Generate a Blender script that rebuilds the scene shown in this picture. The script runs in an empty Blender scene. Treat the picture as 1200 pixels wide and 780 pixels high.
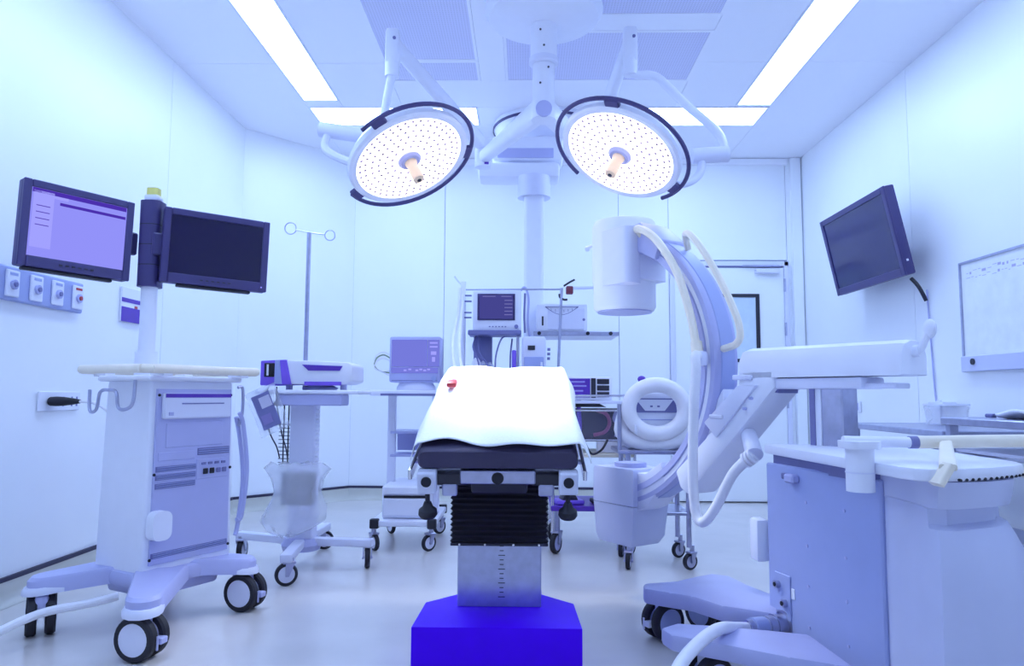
import bpy, bmesh, math, random
from mathutils import Matrix, Vector
random.seed(7)
C = bpy.context.scene.collection
scn = bpy.context.scene
PI = math.pi

# ------------------------------------------------------------------ camera
pitch, yaw, roll = 0.0848, 0.01796, 0.00504
fw = Vector((-math.sin(yaw)*math.cos(pitch), math.cos(yaw)*math.cos(pitch), math.sin(pitch)))
rt = Vector((math.cos(yaw), math.sin(yaw), 0)); up = rt.cross(fw)
r2 = rt*math.cos(roll) + up*math.sin(roll); u2 = -rt*math.sin(roll) + up*math.cos(roll)
cd = bpy.data.cameras.new('camera'); cam = bpy.data.objects.new('camera', cd); C.objects.link(cam)
cd.sensor_width = 36; cd.lens = 846/1200*36; cd.clip_start = .02
cam.matrix_world = Matrix(((r2.x, u2.x, -fw.x, 0), (r2.y, u2.y, -fw.y, 0), (r2.z, u2.z, -fw.z, .95), (0, 0, 0, 1)))
scn.camera = cam

# ------------------------------------------------------------------ world / exposure
w = bpy.data.worlds.new('world'); scn.world = w; w.use_nodes = True
w.node_tree.nodes['Background'].inputs[0].default_value = (.30, .45, 1, 1)
w.node_tree.nodes['Background'].inputs[1].default_value = .3
scn.view_settings.view_transform = 'Standard'; scn.view_settings.look = 'None'
scn.view_settings.gamma = 1; scn.view_settings.use_curve_mapping = False
scn.view_settings.exposure = 0.0
scn.cycles.max_bounces = 16; scn.cycles.diffuse_bounces = 12; scn.cycles.glossy_bounces = 4; scn.cycles.transparent_max_bounces = 12
STRIP = (.43, .62, 1.0); STRIP_E = 13.6          # colour and strength of the ceiling strips
LAMP_E = 4.0; LAMP_W = 130                       # surgical lamps: lens emission, spot watts

# ------------------------------------------------------------------ materials
MATS = {}
def mat(name, col, rough=.45, metal=0, emit=None, es=0, noise=.04, nscale=14, bump=0, coat=0, alpha=1, trans=0):
    if name in MATS: return MATS[name]
    m = bpy.data.materials.new(name); m.use_nodes = True; MATS[name] = m
    nt = m.node_tree; b = nt.nodes['Principled BSDF']
    b.inputs['Roughness'].default_value = rough; b.inputs['Metallic'].default_value = metal
    if coat: b.inputs['Coat Weight'].default_value = coat
    if emit:
        b.inputs['Emission Color'].default_value = (*emit, 1); b.inputs['Emission Strength'].default_value = es
    if alpha < 1: b.inputs['Alpha'].default_value = alpha
    if trans: b.inputs['Transmission Weight'].default_value = trans
    tc = nt.nodes.new('ShaderNodeTexCoord'); nz = nt.nodes.new('ShaderNodeTexNoise')
    nz.inputs['Scale'].default_value = nscale; nz.inputs['Detail'].default_value = 4
    nt.links.new(tc.outputs['Object'], nz.inputs['Vector'])
    rp = nt.nodes.new('ShaderNodeValToRGB')
    rp.color_ramp.elements[0].position = .3; rp.color_ramp.elements[1].position = .7
    rp.color_ramp.elements[0].color = (*[c*(1-noise) for c in col], 1)
    rp.color_ramp.elements[1].color = (*[min(1, c*(1+noise)) for c in col], 1)
    nt.links.new(nz.outputs['Fac'], rp.inputs['Fac']); nt.links.new(rp.outputs['Color'], b.inputs['Base Color'])
    if bump:
        bp = nt.nodes.new('ShaderNodeBump'); bp.inputs['Strength'].default_value = bump; bp.inputs['Distance'].default_value = .002
        nt.links.new(nz.outputs['Fac'], bp.inputs['Height']); nt.links.new(bp.outputs['Normal'], b.inputs['Normal'])
    return m
wallm = mat('wall_panel_white', (.90, .92, .94), .35, noise=.012, nscale=2)
ceilm = mat('ceiling_white', (.93, .93, .97), .5, noise=.012, nscale=2)
joint = mat('joint_grey', (.22, .24, .32), .8)
floorm = mat('floor_vinyl', (.68, .64, .61), .22, noise=.05, nscale=3)
covem = mat('cove_vinyl', (.60, .59, .52), .4, noise=.04, nscale=5)
darkstrip = mat('skirting_dark', (.035, .03, .07), .5)
white = mat('equipment_white', (.83, .84, .92), .38, noise=.012)
offw = mat('equipment_offwhite', (.74, .75, .88), .4, noise=.012)
shellm = mat('shell_grey_white', (.60, .62, .80), .4, noise=.012)
lav = mat('equipment_grey', (.47, .48, .74), .42, noise=.015)
lav2 = mat('panel_grey', (.37, .42, .70), .42, noise=.015)
lavd = mat('slate_grey', (.19, .19, .40), .45)
cream = mat('handle_cream', (.90, .82, .66), .45)
steel = mat('brushed_steel', (.46, .47, .62), .28, .95, noise=.08, nscale=30)
chrome = mat('chrome', (.75, .74, .78), .14, 1)
black = mat('black_rubber', (.012, .011, .02), .6)
blackp = mat('black_plastic', (.022, .02, .035), .4)
navy = mat('navy_pad', (.045, .036, .085), .55, bump=.2, nscale=60)
bezel = mat('bezel_slate', (.055, .044, .16), .42)
scr_off = mat('screen_off', (.010, .006, .05), .14, noise=.02)
purple = mat('base_purple', (.068, .0, .80), .45, noise=.03)
purple.node_tree.nodes['Principled BSDF'].inputs['Specular IOR Level'].default_value = .12
purplep = mat('plastic_purple', (.22, .11, .72), .4)
violet = mat('violet_dark', (.10, .03, .42), .4)
clothw = mat('sheet_white', (.92, .93, .93), .85, bump=.15, nscale=120)
plasticbag = mat('bag_plastic', (.84, .86, .96), .25, alpha=.31)
glassm = mat('glass_clear', (.5, .5, .7), .05, alpha=.10)
hosew = mat('hose_white', (.86, .85, .88), .4)
red = mat('red_plastic', (.45, .03, .04), .4)
green = mat('green_cable', (.25, .32, .18), .5)
yellow = mat('yellow_lamp', (.85, .80, .22), .4)
tan = mat('handle_tan', (.85, .62, .42), .5)
hepa = None

def perforated(name, col):
    m = mat(name, col, .6); nt = m.node_tree; b = nt.nodes['Principled BSDF']
    tc = nt.nodes.new('ShaderNodeTexCoord'); vo = nt.nodes.new('ShaderNodeTexVoronoi'); vo.inputs['Scale'].default_value = 60
    vo.inputs['Randomness'].default_value = 0
    nt.links.new(tc.outputs['Object'], vo.inputs['Vector'])
    rp = nt.nodes.new('ShaderNodeValToRGB'); rp.color_ramp.elements[0].position = .25; rp.color_ramp.elements[1].position = .4
    rp.color_ramp.elements[0].color = (*[c*.45 for c in col], 1); rp.color_ramp.elements[1].color = (*col, 1)
    nt.links.new(vo.outputs['Distance'], rp.inputs['Fac']); nt.links.new(rp.outputs['Color'], b.inputs['Base Color'])
    return m
hepa = perforated('perforated_metal', (.72, .72, .90))
def emitm(name, col, s):
    m = bpy.data.materials.new(name); m.use_nodes = True; nt = m.node_tree
    for n in list(nt.nodes): nt.nodes.remove(n)
    e = nt.nodes.new('ShaderNodeEmission'); o = nt.nodes.new('ShaderNodeOutputMaterial')
    e.inputs[0].default_value = (*col, 1); e.inputs[1].default_value = s
    nt.links.new(e.outputs[0], o.inputs[0]); return m
strip_e = emitm('strip_light', STRIP, STRIP_E)
lens_e = emitm('lamp_lens', (.95, .90, 1.0), LAMP_E)
scr_on = emitm('screen_on', (.29, .29, .95), 1.0)
scr_bar = emitm('screen_bar', (.07, .03, .42), 1.0)
scr_soft = emitm('screen_soft', (.36, .36, 1.0), 1.0)
scr_mid = emitm('screen_mid', (.18, .20, .72), 1.0)
scr_dim = emitm('screen_dim', (.06, .06, .28), 1.0)
scr_line = emitm('screen_line', (.22, .22, .55), 1.0)

# ------------------------------------------------------------------ mesh builder
def catmull(pts, k=6, closed=False):
    P = [Vector(p) for p in pts]; n = len(P); out = []
    rng = range(n if closed else n-1)
    for i in rng:
        if closed: a, b, c, d = P[i-1], P[i], P[(i+1) % n], P[(i+2) % n]
        else: a, b, c, d = P[max(i-1, 0)], P[i], P[i+1], P[min(i+2, n-1)]
        for j in range(k):
            t = j/k
            out.append(.5*((2*b) + (c-a)*t + (2*a-5*b+4*c-d)*t*t + (3*b-a-3*c+d)*t**3))
    if not closed: out.append(P[-1])
    return out
class MB:
    def __init__(s): s.bm = bmesh.new()
    def _new(s, verts, faces, M=None):
        vs = [s.bm.verts.new(M @ Vector(v) if M else Vector(v)) for v in verts]
        for f in faces:
            try: s.bm.faces.new([vs[i] for i in f])
            except ValueError: pass
        return s
    def box(s, c, size, rz=0, bev=0, M=None, rot=None):
        b = bmesh.new(); bmesh.ops.create_cube(b, size=1)
        bmesh.ops.scale(b, vec=size, verts=b.verts)
        if bev:
            bv = min(bev, min(size)*.49)
            bmesh.ops.bevel(b, geom=list(b.edges), offset=bv, segments=2 if bev > .006 else 1, affect='EDGES', profile=.5)
        T = Matrix.Translation(c) @ Matrix.Rotation(rz, 4, 'Z')
        if rot is not None: T = Matrix.Translation(c) @ rot.to_4x4()
        if M: T = M @ T
        s._merge(b, T); return s
    def _merge(s, b, T):
        b.verts.index_update()
        vs = [s.bm.verts.new(T @ v.co) for v in b.verts]
        for f in b.faces:
            try: s.bm.faces.new([vs[v.index] for v in f.verts])
            except ValueError: pass
        b.free()
    def cyl(s, p0, p1, r0, r1=None, n=20, M=None):
        r1 = r0 if r1 is None else r1
        p0, p1 = Vector(p0), Vector(p1); d = (p1-p0).normalized(); a = d.orthogonal().normalized(); b = d.cross(a)
        v = []; f = []
        for p, r in ((p0, r0), (p1, r1)):
            for i in range(n):
                t = 2*PI*i/n; v.append(p + a*math.cos(t)*r + b*math.sin(t)*r)
        for i in range(n): j = (i+1) % n; f.append((i, j, n+j, n+i))
        f.append(tuple(range(n-1, -1, -1))); f.append(tuple(range(n, 2*n)))
        return s._new(v, f, M)
    def tube(s, pts, r, n=10, k=6, closed=False, M=None, smooth=True, ribs=0):
        P = catmull(pts, k, closed) if smooth else [Vector(p) for p in pts]
        m = len(P); v = []; f = []; nor = None
        for i, p in enumerate(P):
            t = (P[(i+1) % m]-P[i-1]) if closed else (P[min(i+1, m-1)]-P[max(i-1, 0)])
            t.normalize()
            nor = t.orthogonal().normalized() if nor is None else (nor - t*nor.dot(t)).normalized()
            b = t.cross(nor); rr = r*(1+(ribs if i % 2 else 0))
            for j in range(n):
                a = 2*PI*j/n; v.append(p + (nor*math.cos(a) + b*math.sin(a))*rr)
        for i in range(m if closed else m-1):
            i2 = (i+1) % m
            for j in range(n): j2 = (j+1) % n; f.append((i*n+j, i*n+j2, i2*n+j2, i2*n+j))
        if not closed:
            f.append(tuple(range(n-1, -1, -1))); f.append(tuple(range((m-1)*n, m*n)))
        return s._new(v, f, M)
    def lathe(s, prof, n=32, M=None, a0=0, a1=2*PI):
        v = []; f = []; full = abs(a1-a0-2*PI) < 1e-6; cnt = n if full else n+1
        for i in range(cnt):
            t = a0+(a1-a0)*i/n
            for r, z in prof: v.append((max(r, 1e-5)*math.cos(t), max(r, 1e-5)*math.sin(t), z))
        k = len(prof)
        for i in range(n):
            j = (i+1) % cnt
            for q in range(k-1): f.append((i*k+q, j*k+q, j*k+q+1, i*k+q+1))
        s._new(v, f, M); bmesh.ops.remove_doubles(s.bm, verts=s.bm.verts, dist=3e-5); return s
    def prism(s, poly, z0, z1, M=None, bev=0):
        b = bmesh.new(); n = len(poly)
        lo = [b.verts.new((x, y, z0)) for x, y in poly]; hi = [b.verts.new((x, y, z1)) for x, y in poly]
        b.faces.new(lo[::-1]); b.faces.new(hi)
        for i in range(n): j = (i+1) % n; b.faces.new((lo[i], lo[j], hi[j], hi[i]))
        bmesh.ops.recalc_face_normals(b, faces=b.faces)
        if bev: bmesh.ops.bevel(b, geom=list(b.edges), offset=bev, segments=2, affect='EDGES', profile=.5)
        s._merge(b, M or Matrix()); return s
    def prism_xz(s, poly, y0, y1, M=None, bev=0):
        T = Matrix(((1, 0, 0, 0), (0, 0, 1, 0), (0, 1, 0, 0), (0, 0, 0, 1)))
        return s.prism(poly, y0, y1, (M @ T) if M else T, bev)
    def loft(s, rings, M=None, caps=True):
        n = len(rings[0]); v = [p for r in rings for p in r]; f = []
        for i in range(len(rings)-1):
            for j in range(n): k = (j+1) % n; f.append((i*n+j, i*n+k, (i+1)*n+k, (i+1)*n+j))
        if caps: f.append(tuple(range(n-1, -1, -1))); f.append(tuple(range((len(rings)-1)*n, len(rings)*n)))
        return s._new(v, f, M)
    def sphere(s, c, r, sc=(1, 1, 1), M=None, n=16):
        b = bmesh.new(); bmesh.ops.create_uvsphere(b, u_segments=n, v_segments=n//2, radius=r)
        T = Matrix.Translation(c) @ Matrix.Diagonal((*sc, 1))
        s._merge(b, (M @ T) if M else T); return s
    def grid(s, fn, nu, nv, M=None):
        v = [fn(i/nu, j/nv) for i in range(nu+1) for j in range(nv+1)]; f = []
        for i in range(nu):
            for j in range(nv): a = i*(nv+1)+j; f.append((a, a+1, a+nv+2, a+nv+1))
        return s._new(v, f, M)
    def mesh(s, name, angle=35):
        bmesh.ops.recalc_face_normals(s.bm, faces=s.bm.faces)
        me = bpy.data.meshes.new(name); s.bm.to_mesh(me); s.bm.free()
        for p in me.polygons: p.use_smooth = True
        me.set_sharp_from_angle(angle=math.radians(angle)); return me
def rrect(w, h, r, k=4, cx=0, cy=0):
    out = []
    for sx, sy, a0 in ((1, 1, 0), (-1, 1, PI/2), (-1, -1, PI), (1, -1, 1.5*PI)):
        for i in range(k+1):
            a = a0+PI/2*i/k; out.append((cx+sx*(w/2-r)+r*math.cos(a), cy+sy*(h/2-r)+r*math.sin(a)))
    return out

# ------------------------------------------------------------------ objects
def put(o, parent=None, frame=None):
    C.objects.link(o)
    if parent is None: wm = frame if frame is not None else Matrix(); o.matrix_basis = wm
    else:
        pm = WM[parent.as_pointer()]; wm = frame if frame is not None else pm
        o.parent = parent; o.matrix_basis = pm.inverted() @ wm
    WM[o.as_pointer()] = wm.copy()
    return o
WM = {}
def tag(o, label, cat, group=None):
    o['label'] = label; o['category'] = cat
    if group: o['group'] = group
    return o
def thing(name, label, cat, loc=(0, 0, 0), rz=0, group=None):
    o = bpy.data.objects.new(name, None); o.empty_display_size = .1
    return tag(put(o, None, Matrix.Translation(loc) @ Matrix.Rotation(rz, 4, 'Z')), label, cat, group)
def obj(name, mb, m, parent=None, frame=None, label=None, angle=35, kind=None):
    me = mb.mesh(name, angle) if isinstance(mb, MB) else mb
    if not me.materials: me.materials.append(m)
    o = bpy.data.objects.new(name, me); put(o, parent, frame)
    if label: o['label'] = label
    if kind: o['kind'] = kind
    return o
W = Matrix()                                   # world frame for parts given in room coordinates
def struct(name, mb, m, parent=None):
    o = obj(name, mb, m, parent)
    if parent is None: o['kind'] = 'structure'
    return o
def frame_z(p, n, xhint=(1, 0, 0)):
    z = Vector(n).normalized(); x = Vector(xhint); x = (x - z*x.dot(z)).normalized(); y = z.cross(x)
    return Matrix(((x.x, y.x, z.x, p[0]), (x.y, y.y, z.y, p[1]), (x.z, y.z, z.z, p[2]), (0, 0, 0, 1)))

# ================================================================== THE ROOM
XL, XR, YB, YF, ZC = -2.33, 2.54, 6.58, -1.6, 3.141
CH0, CH1 = (-2.33, 5.80), (-1.585, 6.58)         # the cut corner at the back left
struct('floor', MB().box((.1, 2.5, -.05), (5.4, 8.6, .1)), floorm)
ceil = struct('ceiling', MB().box((.1, 2.5, ZC+.07), (5.4, 8.6, .1)), joint)
G = .0018
def cpanel(x0, x1, y0, y1):
    if x0 <= XL+.001: x0 -= .02
    if x1 >= XR-.001: x1 += .02
    if y1 >= YB-.001: y1 += .02
    obj('ceiling_panel', MB().box(((x0+x1)/2, (y0+y1)/2, ZC+.01), (x1-x0-2*G, y1-y0-2*G, .02)), ceilm, ceil)
SL0, SL1, SR0, SR1, SEND = -1.675, -1.40, 1.59, 1.86, 5.24
CS0, CS1 = 5.36, 5.74
HX0, HX1, HY1 = -.945, 1.135, 4.90
SY0 = .4
for x0, x1 in ((XL, SL0), (SR1, XR)):
    for y0, y1 in ((YF, 1.5), (1.5, 4.62), (4.62, YB)): cpanel(x0, x1, y0, y1)
for x0, x1, e in ((SL0, SL1, SEND), (SR0, SR1, SEND+.1)): cpanel(x0, x1, YF, SY0); cpanel(x0, x1, e, CS0)
for x0, x1 in ((SL1, HX0), (HX1, SR0)):
    for y0, y1 in ((YF, 1.5), (1.5, 4.62), (4.62, CS0)): cpanel(x0, x1, y0, y1)
cpanel(HX0, HX1, YF, 2.2); cpanel(HX0, HX1, HY1, CS0)
cpanel(-.37, .57, CS0, CS1); cpanel(SL0, .1, CS1, YB); cpanel(.1, SR1, CS1, YB)
# laminar air panels in the ceiling field
def vent(x0, x1, y0, y1, label):
    t = thing('air_vent', label, 'air vent', ((x0+x1)/2, (y0+y1)/2, ZC-.004), 0, 'perforated supply air panels in the ceiling')
    a, b = x1-x0, y1-y0
    obj('face_plate', MB().box((0, 0, .010), (a-.03, b-.03, .01)), hepa, t)
    f = MB()
    for sx in (-1, 1): f.box((sx*(a/2-.009), 0, .012), (.018, b, .024))
    for sy in (-1, 1): f.box((0, sy*(b/2-.009), .012), (a-.036, .018, .024))
    obj('frame', f, ceilm, t)
vent(-.945, -.315, 2.25, 4.585, 'perforated ceiling air panel above and left of the surgical lights')
vent(-.945, -.315, 4.59, 4.90, 'short perforated air panel behind the left surgical light arm')
vent(-.14, 1.135, 4.20, 4.90, 'wide perforated air panel behind the central lamp post')
vent(.40, 1.135, 2.25, 4.02, 'perforated ceiling air panel at the top, right of the lamp dome')
cpanel(-.315, -.14, 2.2, 4.90); cpanel(-.14, 1.135, 4.02, 4.20); cpanel(-.14, .40, 2.2, 4.02)
cpanel(-.945, -.315, 2.2, 2.25); cpanel(.40, 1.135, 2.2, 2.25)

def wall(name, p0, p1, seams, holes=()):
    # p0 -> p1 along the wall with the room on the LEFT hand side
    a, b = Vector(p0), Vector(p1); L = (b-a).length; d = (b-a)/L
    o = MB().box((L/2, -.07, ZC/2), (L, .1, ZC)).mesh(name); o.materials.append(joint)
    me = bpy.data.objects.new(name, o); put(me, None, Matrix(((d.x, -d.y, 0, a.x), (d.y, d.x, 0, a.y), (0, 0, 1, 0), (0, 0, 0, 1))))
    me['kind'] = 'structure'
    s = [0]+list(seams)+[L]
    for i in range(len(s)-1):
        if (i in holes): continue
        obj('wall_panel', MB().box(((s[i]+s[i+1])/2, -.011, ZC/2), (s[i+1]-s[i]-.005, .02, ZC)) if 0 < i < len(s)-2 else MB().box(((s[i]+s[i+1])/2+(-.00125 if i == 0 else .00125)*(len(s) > 2), -.011, ZC/2), (s[i+1]-s[i]-.0025*(len(s) > 2), .02, ZC)), wallm, me)
    return me
wl = wall('wall_left', (XL, CH0[1]), (XL, YF), (CH0[1]-4.57, CH0[1]-2.4))
wc = wall('wall_corner', (CH1[0], CH1[1]), (CH0[0], CH0[1]), ())
wb = wall('wall_back', (XR, YB), (CH1[0], YB), (XR-2.40, XR-1.32, XR-.861, XR+.746), holes=(1,))
obj('wall_panel', MB().box((XR-1.86, -.011, (2.19+ZC)/2), (1.075, .02, ZC-2.19)), wallm, wb)
wr = wall('wall_right', (XR, YF), (XR, YB), (3.2-YF, 4.72-YF))
wf = wall('wall_front', (XL, YF), (XR, YF), (1.2, 2.4, 3.6))
def skirting(name, p0, p1):
    a, b = Vector(p0), Vector(p1); L = (b-a).length; d = (b-a)/L
    fr = Matrix(((d.x, -d.y, 0, a.x), (d.y, d.x, 0, a.y), (0, 0, 1, 0), (0, 0, 0, 1)))
    prof = [(0, .104), (.012, .104), (.012, .05), (.018, .025), (.034, .008), (.05, .001), (0, .001)]
    m = MB(); T = Matrix(((0, 0, 1, 0), (1, 0, 0, 0), (0, 1, 0, 0), (0, 0, 0, 1)))
    m.prism(prof, 0, L, T)
    o = obj(name, m, covem, None, fr); o['kind'] = 'structure'
    obj('cap_strip', MB().box((L/2, .007, .114), (L, .014, .020)), darkstrip, o)
skirting('baseboard_left', (XL, CH0[1]), (XL, YF)); skirting('baseboard_corner', CH1, CH0)
skirting('baseboard_back', (1.30, YB), (CH1[0], YB)); skirting('baseboard_right', (XR, YF), (XR, YB-.05))
# header trim and corner pilaster on the back wall
struct('trim_1', MB().box((2.483, 6.555, ZC/2), (.09, .05, ZC-.01), bev=.004), wallm)
struct('trim_2', MB().box((.44, 6.566, 3.105), (3.95, .028, .055), bev=.004), ceilm)
# ---- door
d1 = struct('door_1', MB().box((1.86, 6.575, 1.062), (.99, .045, 2.10), bev=.003), wallm)
fr = MB()
for x in (1.342, 2.378): fr.box((x, 6.57, 1.085), (.042, .06, 2.17), bev=.004)
fr.box((1.86, 6.57, 2.15), (1.08, .06, .045), bev=.004)
obj('door_frame', fr, offw, d1)
wf_ = MB()
for x in (1.555, 2.110): wf_.box((x, 6.546, 1.56), (.034, .014, .62))
for z in (1.265, 1.855): wf_.box((1.8325, 6.546, z), (.521, .014, .030))
wfo = obj('vision_frame', wf_, blackp, d1)
obj('pane', MB().box((1.8325, 6.549, 1.56), (.521, .006, .56)), mat('pane_frosted', (.66, .76, .86), .15), wfo)
obj('gap', MB().box((1.86, 6.551, 2.122), (.95, .004, .012)), lavd, d1)
dc = obj('door_closer', MB().box((2.20, 6.525, 2.075), (.22, .05, .04), bev=.006), offw, d1)
obj('closer_arm', MB().box((2.14, 6.52, 2.125), (.34, .012, .014), bev=.003), steel, dc)
for z in (1.95, 1.55, .9, .2): obj('hinge', MB().cyl((2.360, 6.543, z-.06), (2.360, 6.543, z+.06), .010, n=10), steel, d1)
# ---- ceiling strip lights
def strip(x0, x1, y0, y1, label):
    t = thing('ceiling_light', label, 'ceiling light', ((x0+x1)/2, (y0+y1)/2, ZC-.002), 0, 'recessed ceiling light strips')
    a, b = x1-x0, y1-y0; f = MB(); e = .014
    for sx in (-1, 1): f.box((sx*(a/2-e/2), 0, .011), (e, b, .022))
    for sy in (-1, 1): f.box((0, sy*(b/2-e/2), .011), (a-2*e, e, .022))
    obj('frame', f, white, t); obj('diffuser', MB().box((0, 0, .012), (a-2*e, b-2*e, .012)), strip_e, t)
strip(SL0, SL1, SY0, SEND, 'long recessed light strip running along the left of the ceiling')
strip(SR0, SR1, SY0, SEND+.1, 'long recessed light strip running along the right of the ceiling')
strip(SL0, -.37, CS0, CS1, 'short crosswise light strip behind the left surgical light')
strip(.57, SR1, CS0+.01, CS1+.03, 'short crosswise light strip behind the right surgical light')

# ================================================================== helpers for equipment
def caster(parent, x, y, h, r, a=0, w=.028, twin=False, hubm=None, forkm=None, trail=.35, cap=False):
    F = WM[parent.as_pointer()] @ Matrix.Translation((x, y, 0)) @ Matrix.Rotation(a, 4, 'Z')
    hubm = hubm or offw; forkm = forkm or steel; f = MB(); sx = trail*r
    f.cyl((sx, 0, r*1.9), (sx, 0, h), r*.28, n=12)
    if twin:
        f.box((sx*.5, 0, r*1.55), (r*1.1, w*.9, r*.9), bev=r*.15)
        f.box((-r*.9, 0, r*.9), (r*.5, w*.7, r*.28), bev=.003)
        if cap: f.cyl((-r*1.02, w*.5, r*.55), (-r*1.02, w*.5, r*1.15), .004, n=8)
    else:
        f.box((sx*.6, 0, r*2.05), (r*1.15, w+.022, r*.22), bev=.003)
        for s in (-1, 1): f.prism_xz([(-r*.12, r*.85), (r*.18, r*.85), (sx+r*.35, r*2.05), (sx-r*.45, r*2.05)], s*(w/2+.008)-.003, s*(w/2+.008)+.003)
        f.cyl((0, -w/2-.014, r), (0, w/2+.014, r), r*.12, n=10)
    c = obj('caster', f, forkm, parent, F)
    T = MB(); Hb = MB(); Rx = Matrix.Rotation(PI/2, 4, 'X')
    offs = (-.62*w, .62*w) if twin else (0,)
    ww = w*.72 if twin else w
    for o in offs:
        T.lathe([(r*.72, -ww/2), (r*.93, -ww/2), (r, -ww*.3), (r, ww*.3), (r*.93, ww/2), (r*.72, ww/2), (r*.72, -ww/2)], 28, Matrix.Translation((0, o, r)) @ Rx)
        e = ww*.52
        Hb.lathe([(0, -e), (r*.3, -e*1.12), (r*.73, -e*.9), (r*.73, e*.9), (r*.3, e*1.12), (0, e)], 24, Matrix.Translation((0, o, r)) @ Rx)
    obj('tyre', T, black, c, F); obj('hub', Hb, hubm, c, F)
    return c
def screws(pts, r, m, parent, frame=None, axis=(0, -1, 0)):
    for p in pts:
        obj('screw', MB().cyl(Vector(p), Vector(p)+Vector(axis)*.004, r, n=10), m, parent, frame)

# ================================================================== OPERATING TABLE
TX = -.088
ot = thing('operating_table', 'operating table with purple pedestal, black bellows and dark blue pad', 'operating table', (TX, 2.6, 0))
b = MB()
b.prism([(-.277, -.20), (.277, -.20), (.268, .08), (.155, .20), (.155, .34), (-.155, .34), (-.155, .20), (-.268, .08)], 0, .2, bev=.004)
obj('base', b, purple, ot, label='purple pedestal base with cut corners')
col = obj('column', MB().box((0, .16, .33), (.298, .26, .262), bev=.003), steel, ot, label='brushed steel lift column')
sc = MB()
for i in range(13): sc.box((.008, .0285, .235+i*.016), (.014 if i % 3 else .024, .003, .0022))
obj('scale', sc, blackp, col, label='fine ruler marks')
bl = MB(); rings = []
N = 11
for i in range(2*N+1):
    z = .425+.205*i/(2*N); e = .006 if i % 2 else -.004
    rings.append([(sx*(.168+e), .155+sy*(.155+e), z) for sx, sy in ((-1, -1), (1, -1), (1, 1), (-1, 1))])
bl.loft(rings); obj('bellows', bl, black, ot, label='black pleated bellows cover', angle=10)
for z in (.423, .632): obj('bellows_rim', MB().box((0, .155, z), (.345, .325, .010), bev=.002), blackp, ot)
screws([(x, .0-.0075, .423) for x in (-.14, -.05, .05, .14)], .004, chrome, ot); screws([(x, -.0075, .632) for x in (-.15, -.05, .05, .15)], .004, chrome, ot)
TILT = math.atan2(.27, 1.0)
TF = Matrix.Translation((TX, 2.40, .70)) @ Matrix.Rotation(TILT, 4, 'X')
pd = MB(); prof = rrect(.528, .068, .022, 4)
pd.loft([[(x, y, z+.036) for x, z in [(px*k, pz*k2) for px, pz in prof]] for y, k, k2 in ((0, .975, .80), (.012, 1, 1), (.5, 1, 1), (1.10, 1, 1), (1.13, .98, .8))])
obj('mattress_pad', pd, navy, ot, TF, label='dark blue mattress pad')
tf = MB(); tf.box((0, .56, -.014), (.47, 1.06, .026), bev=.004); tf.box((0, .16, -.030), (.245, .16, .05), bev=.006)
fo = obj('top_frame', tf, steel, ot, TF)
obj('end_plate', MB().box((0, .012, -.026), (.25, .02, .046), bev=.004), steel, fo, TF)
obj('socket', MB().cyl((0, .004, -.026), (0, -.004, -.026), .020, n=20), black, fo, TF)
obj('gear_block', MB().box((0, .26, -.085), (.20, .24, .11), bev=.01), blackp, ot, TF)
for s in (-1, 1):
    obj('hinge_block', MB().box((s*.165, .04, -.035), (.11, .06, .045), bev=.005), blackp, ot, TF)
    obj('hinge_link', MB().box((s*.160, .02, -.072), (.05, .03, .04), bev=.004), steel, ot, TF)
    rl = obj('side_rail', MB().box((s*.285, .42, -.005), (.012, .90, .034), bev=.002), chrome, ot, TF)
    for y in (.1, .45, .8): obj('rail_spacer', MB().cyl((s*.225, y, -.005), (s*.28, y, -.005), .008, n=10), steel, rl, TF)
    cl = obj('clamp', MB().box((s*.232, -.005, -.035), (.062, .05, .075), bev=.005), offw, ot, TF)
    obj('clamp_socket', MB().cyl((s*.232, -.029, -.028), (s*.232, -.036, -.028), .017, n=20), black, cl, TF)
    kn = MB(); kn.cyl((s*.232, -.005, -.07), (s*.232, -.005, -.115), .008, n=10)
    kn.lathe([(0, -.105), (.012, -.108), (.018, -.125), (.030, -.135), (.032, -.15), (.026, -.16), (0, -.162)], 18, Matrix.Translation((s*.232, -.005, 0)))
    obj('clamp_knob', kn, black, cl, TF)
# ---- sheet
def sheet(u, v):
    s = (u-.5)*2; y = .004+v*1.14                    # along the pad
    half = .268; width = .335; x = s*width; z = .088
    # waves at the front hem
    y0 = .026*math.sin(s*2.6+.4)*(1-v)**4 + .016*math.sin(s*6.5+1)*(1-v)**6
    y -= y0-.012
    if abs(x) > half:
        over = abs(x)-half; sg = 1 if x > 0 else -1
        fl = .006+.010*math.sin(v*9+sg)
        z -= over*.92; x = sg*(half+.006+over*.28+fl*min(1, over*14))
    z += .0035*math.sin(v*17+s*4)+.004*math.sin(s*9+v*5)*(1+(1-v)**3)
    if v > .86:                                       # far end drops over the head of the table
        z -= (v-.86)*.06
    z += .015*math.exp(-((v-.72)/.2)**2)
    return (x, y, z)
so = obj('surgical_sheet', MB().grid(sheet, 48, 60), clothw, None, TF, angle=180)
tag(so, 'white sheet draped over the tilted operating table', 'sheet')
md = so.modifiers.new('thick', 'SOLIDIFY'); md.thickness = .003; md.offset = 1
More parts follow.
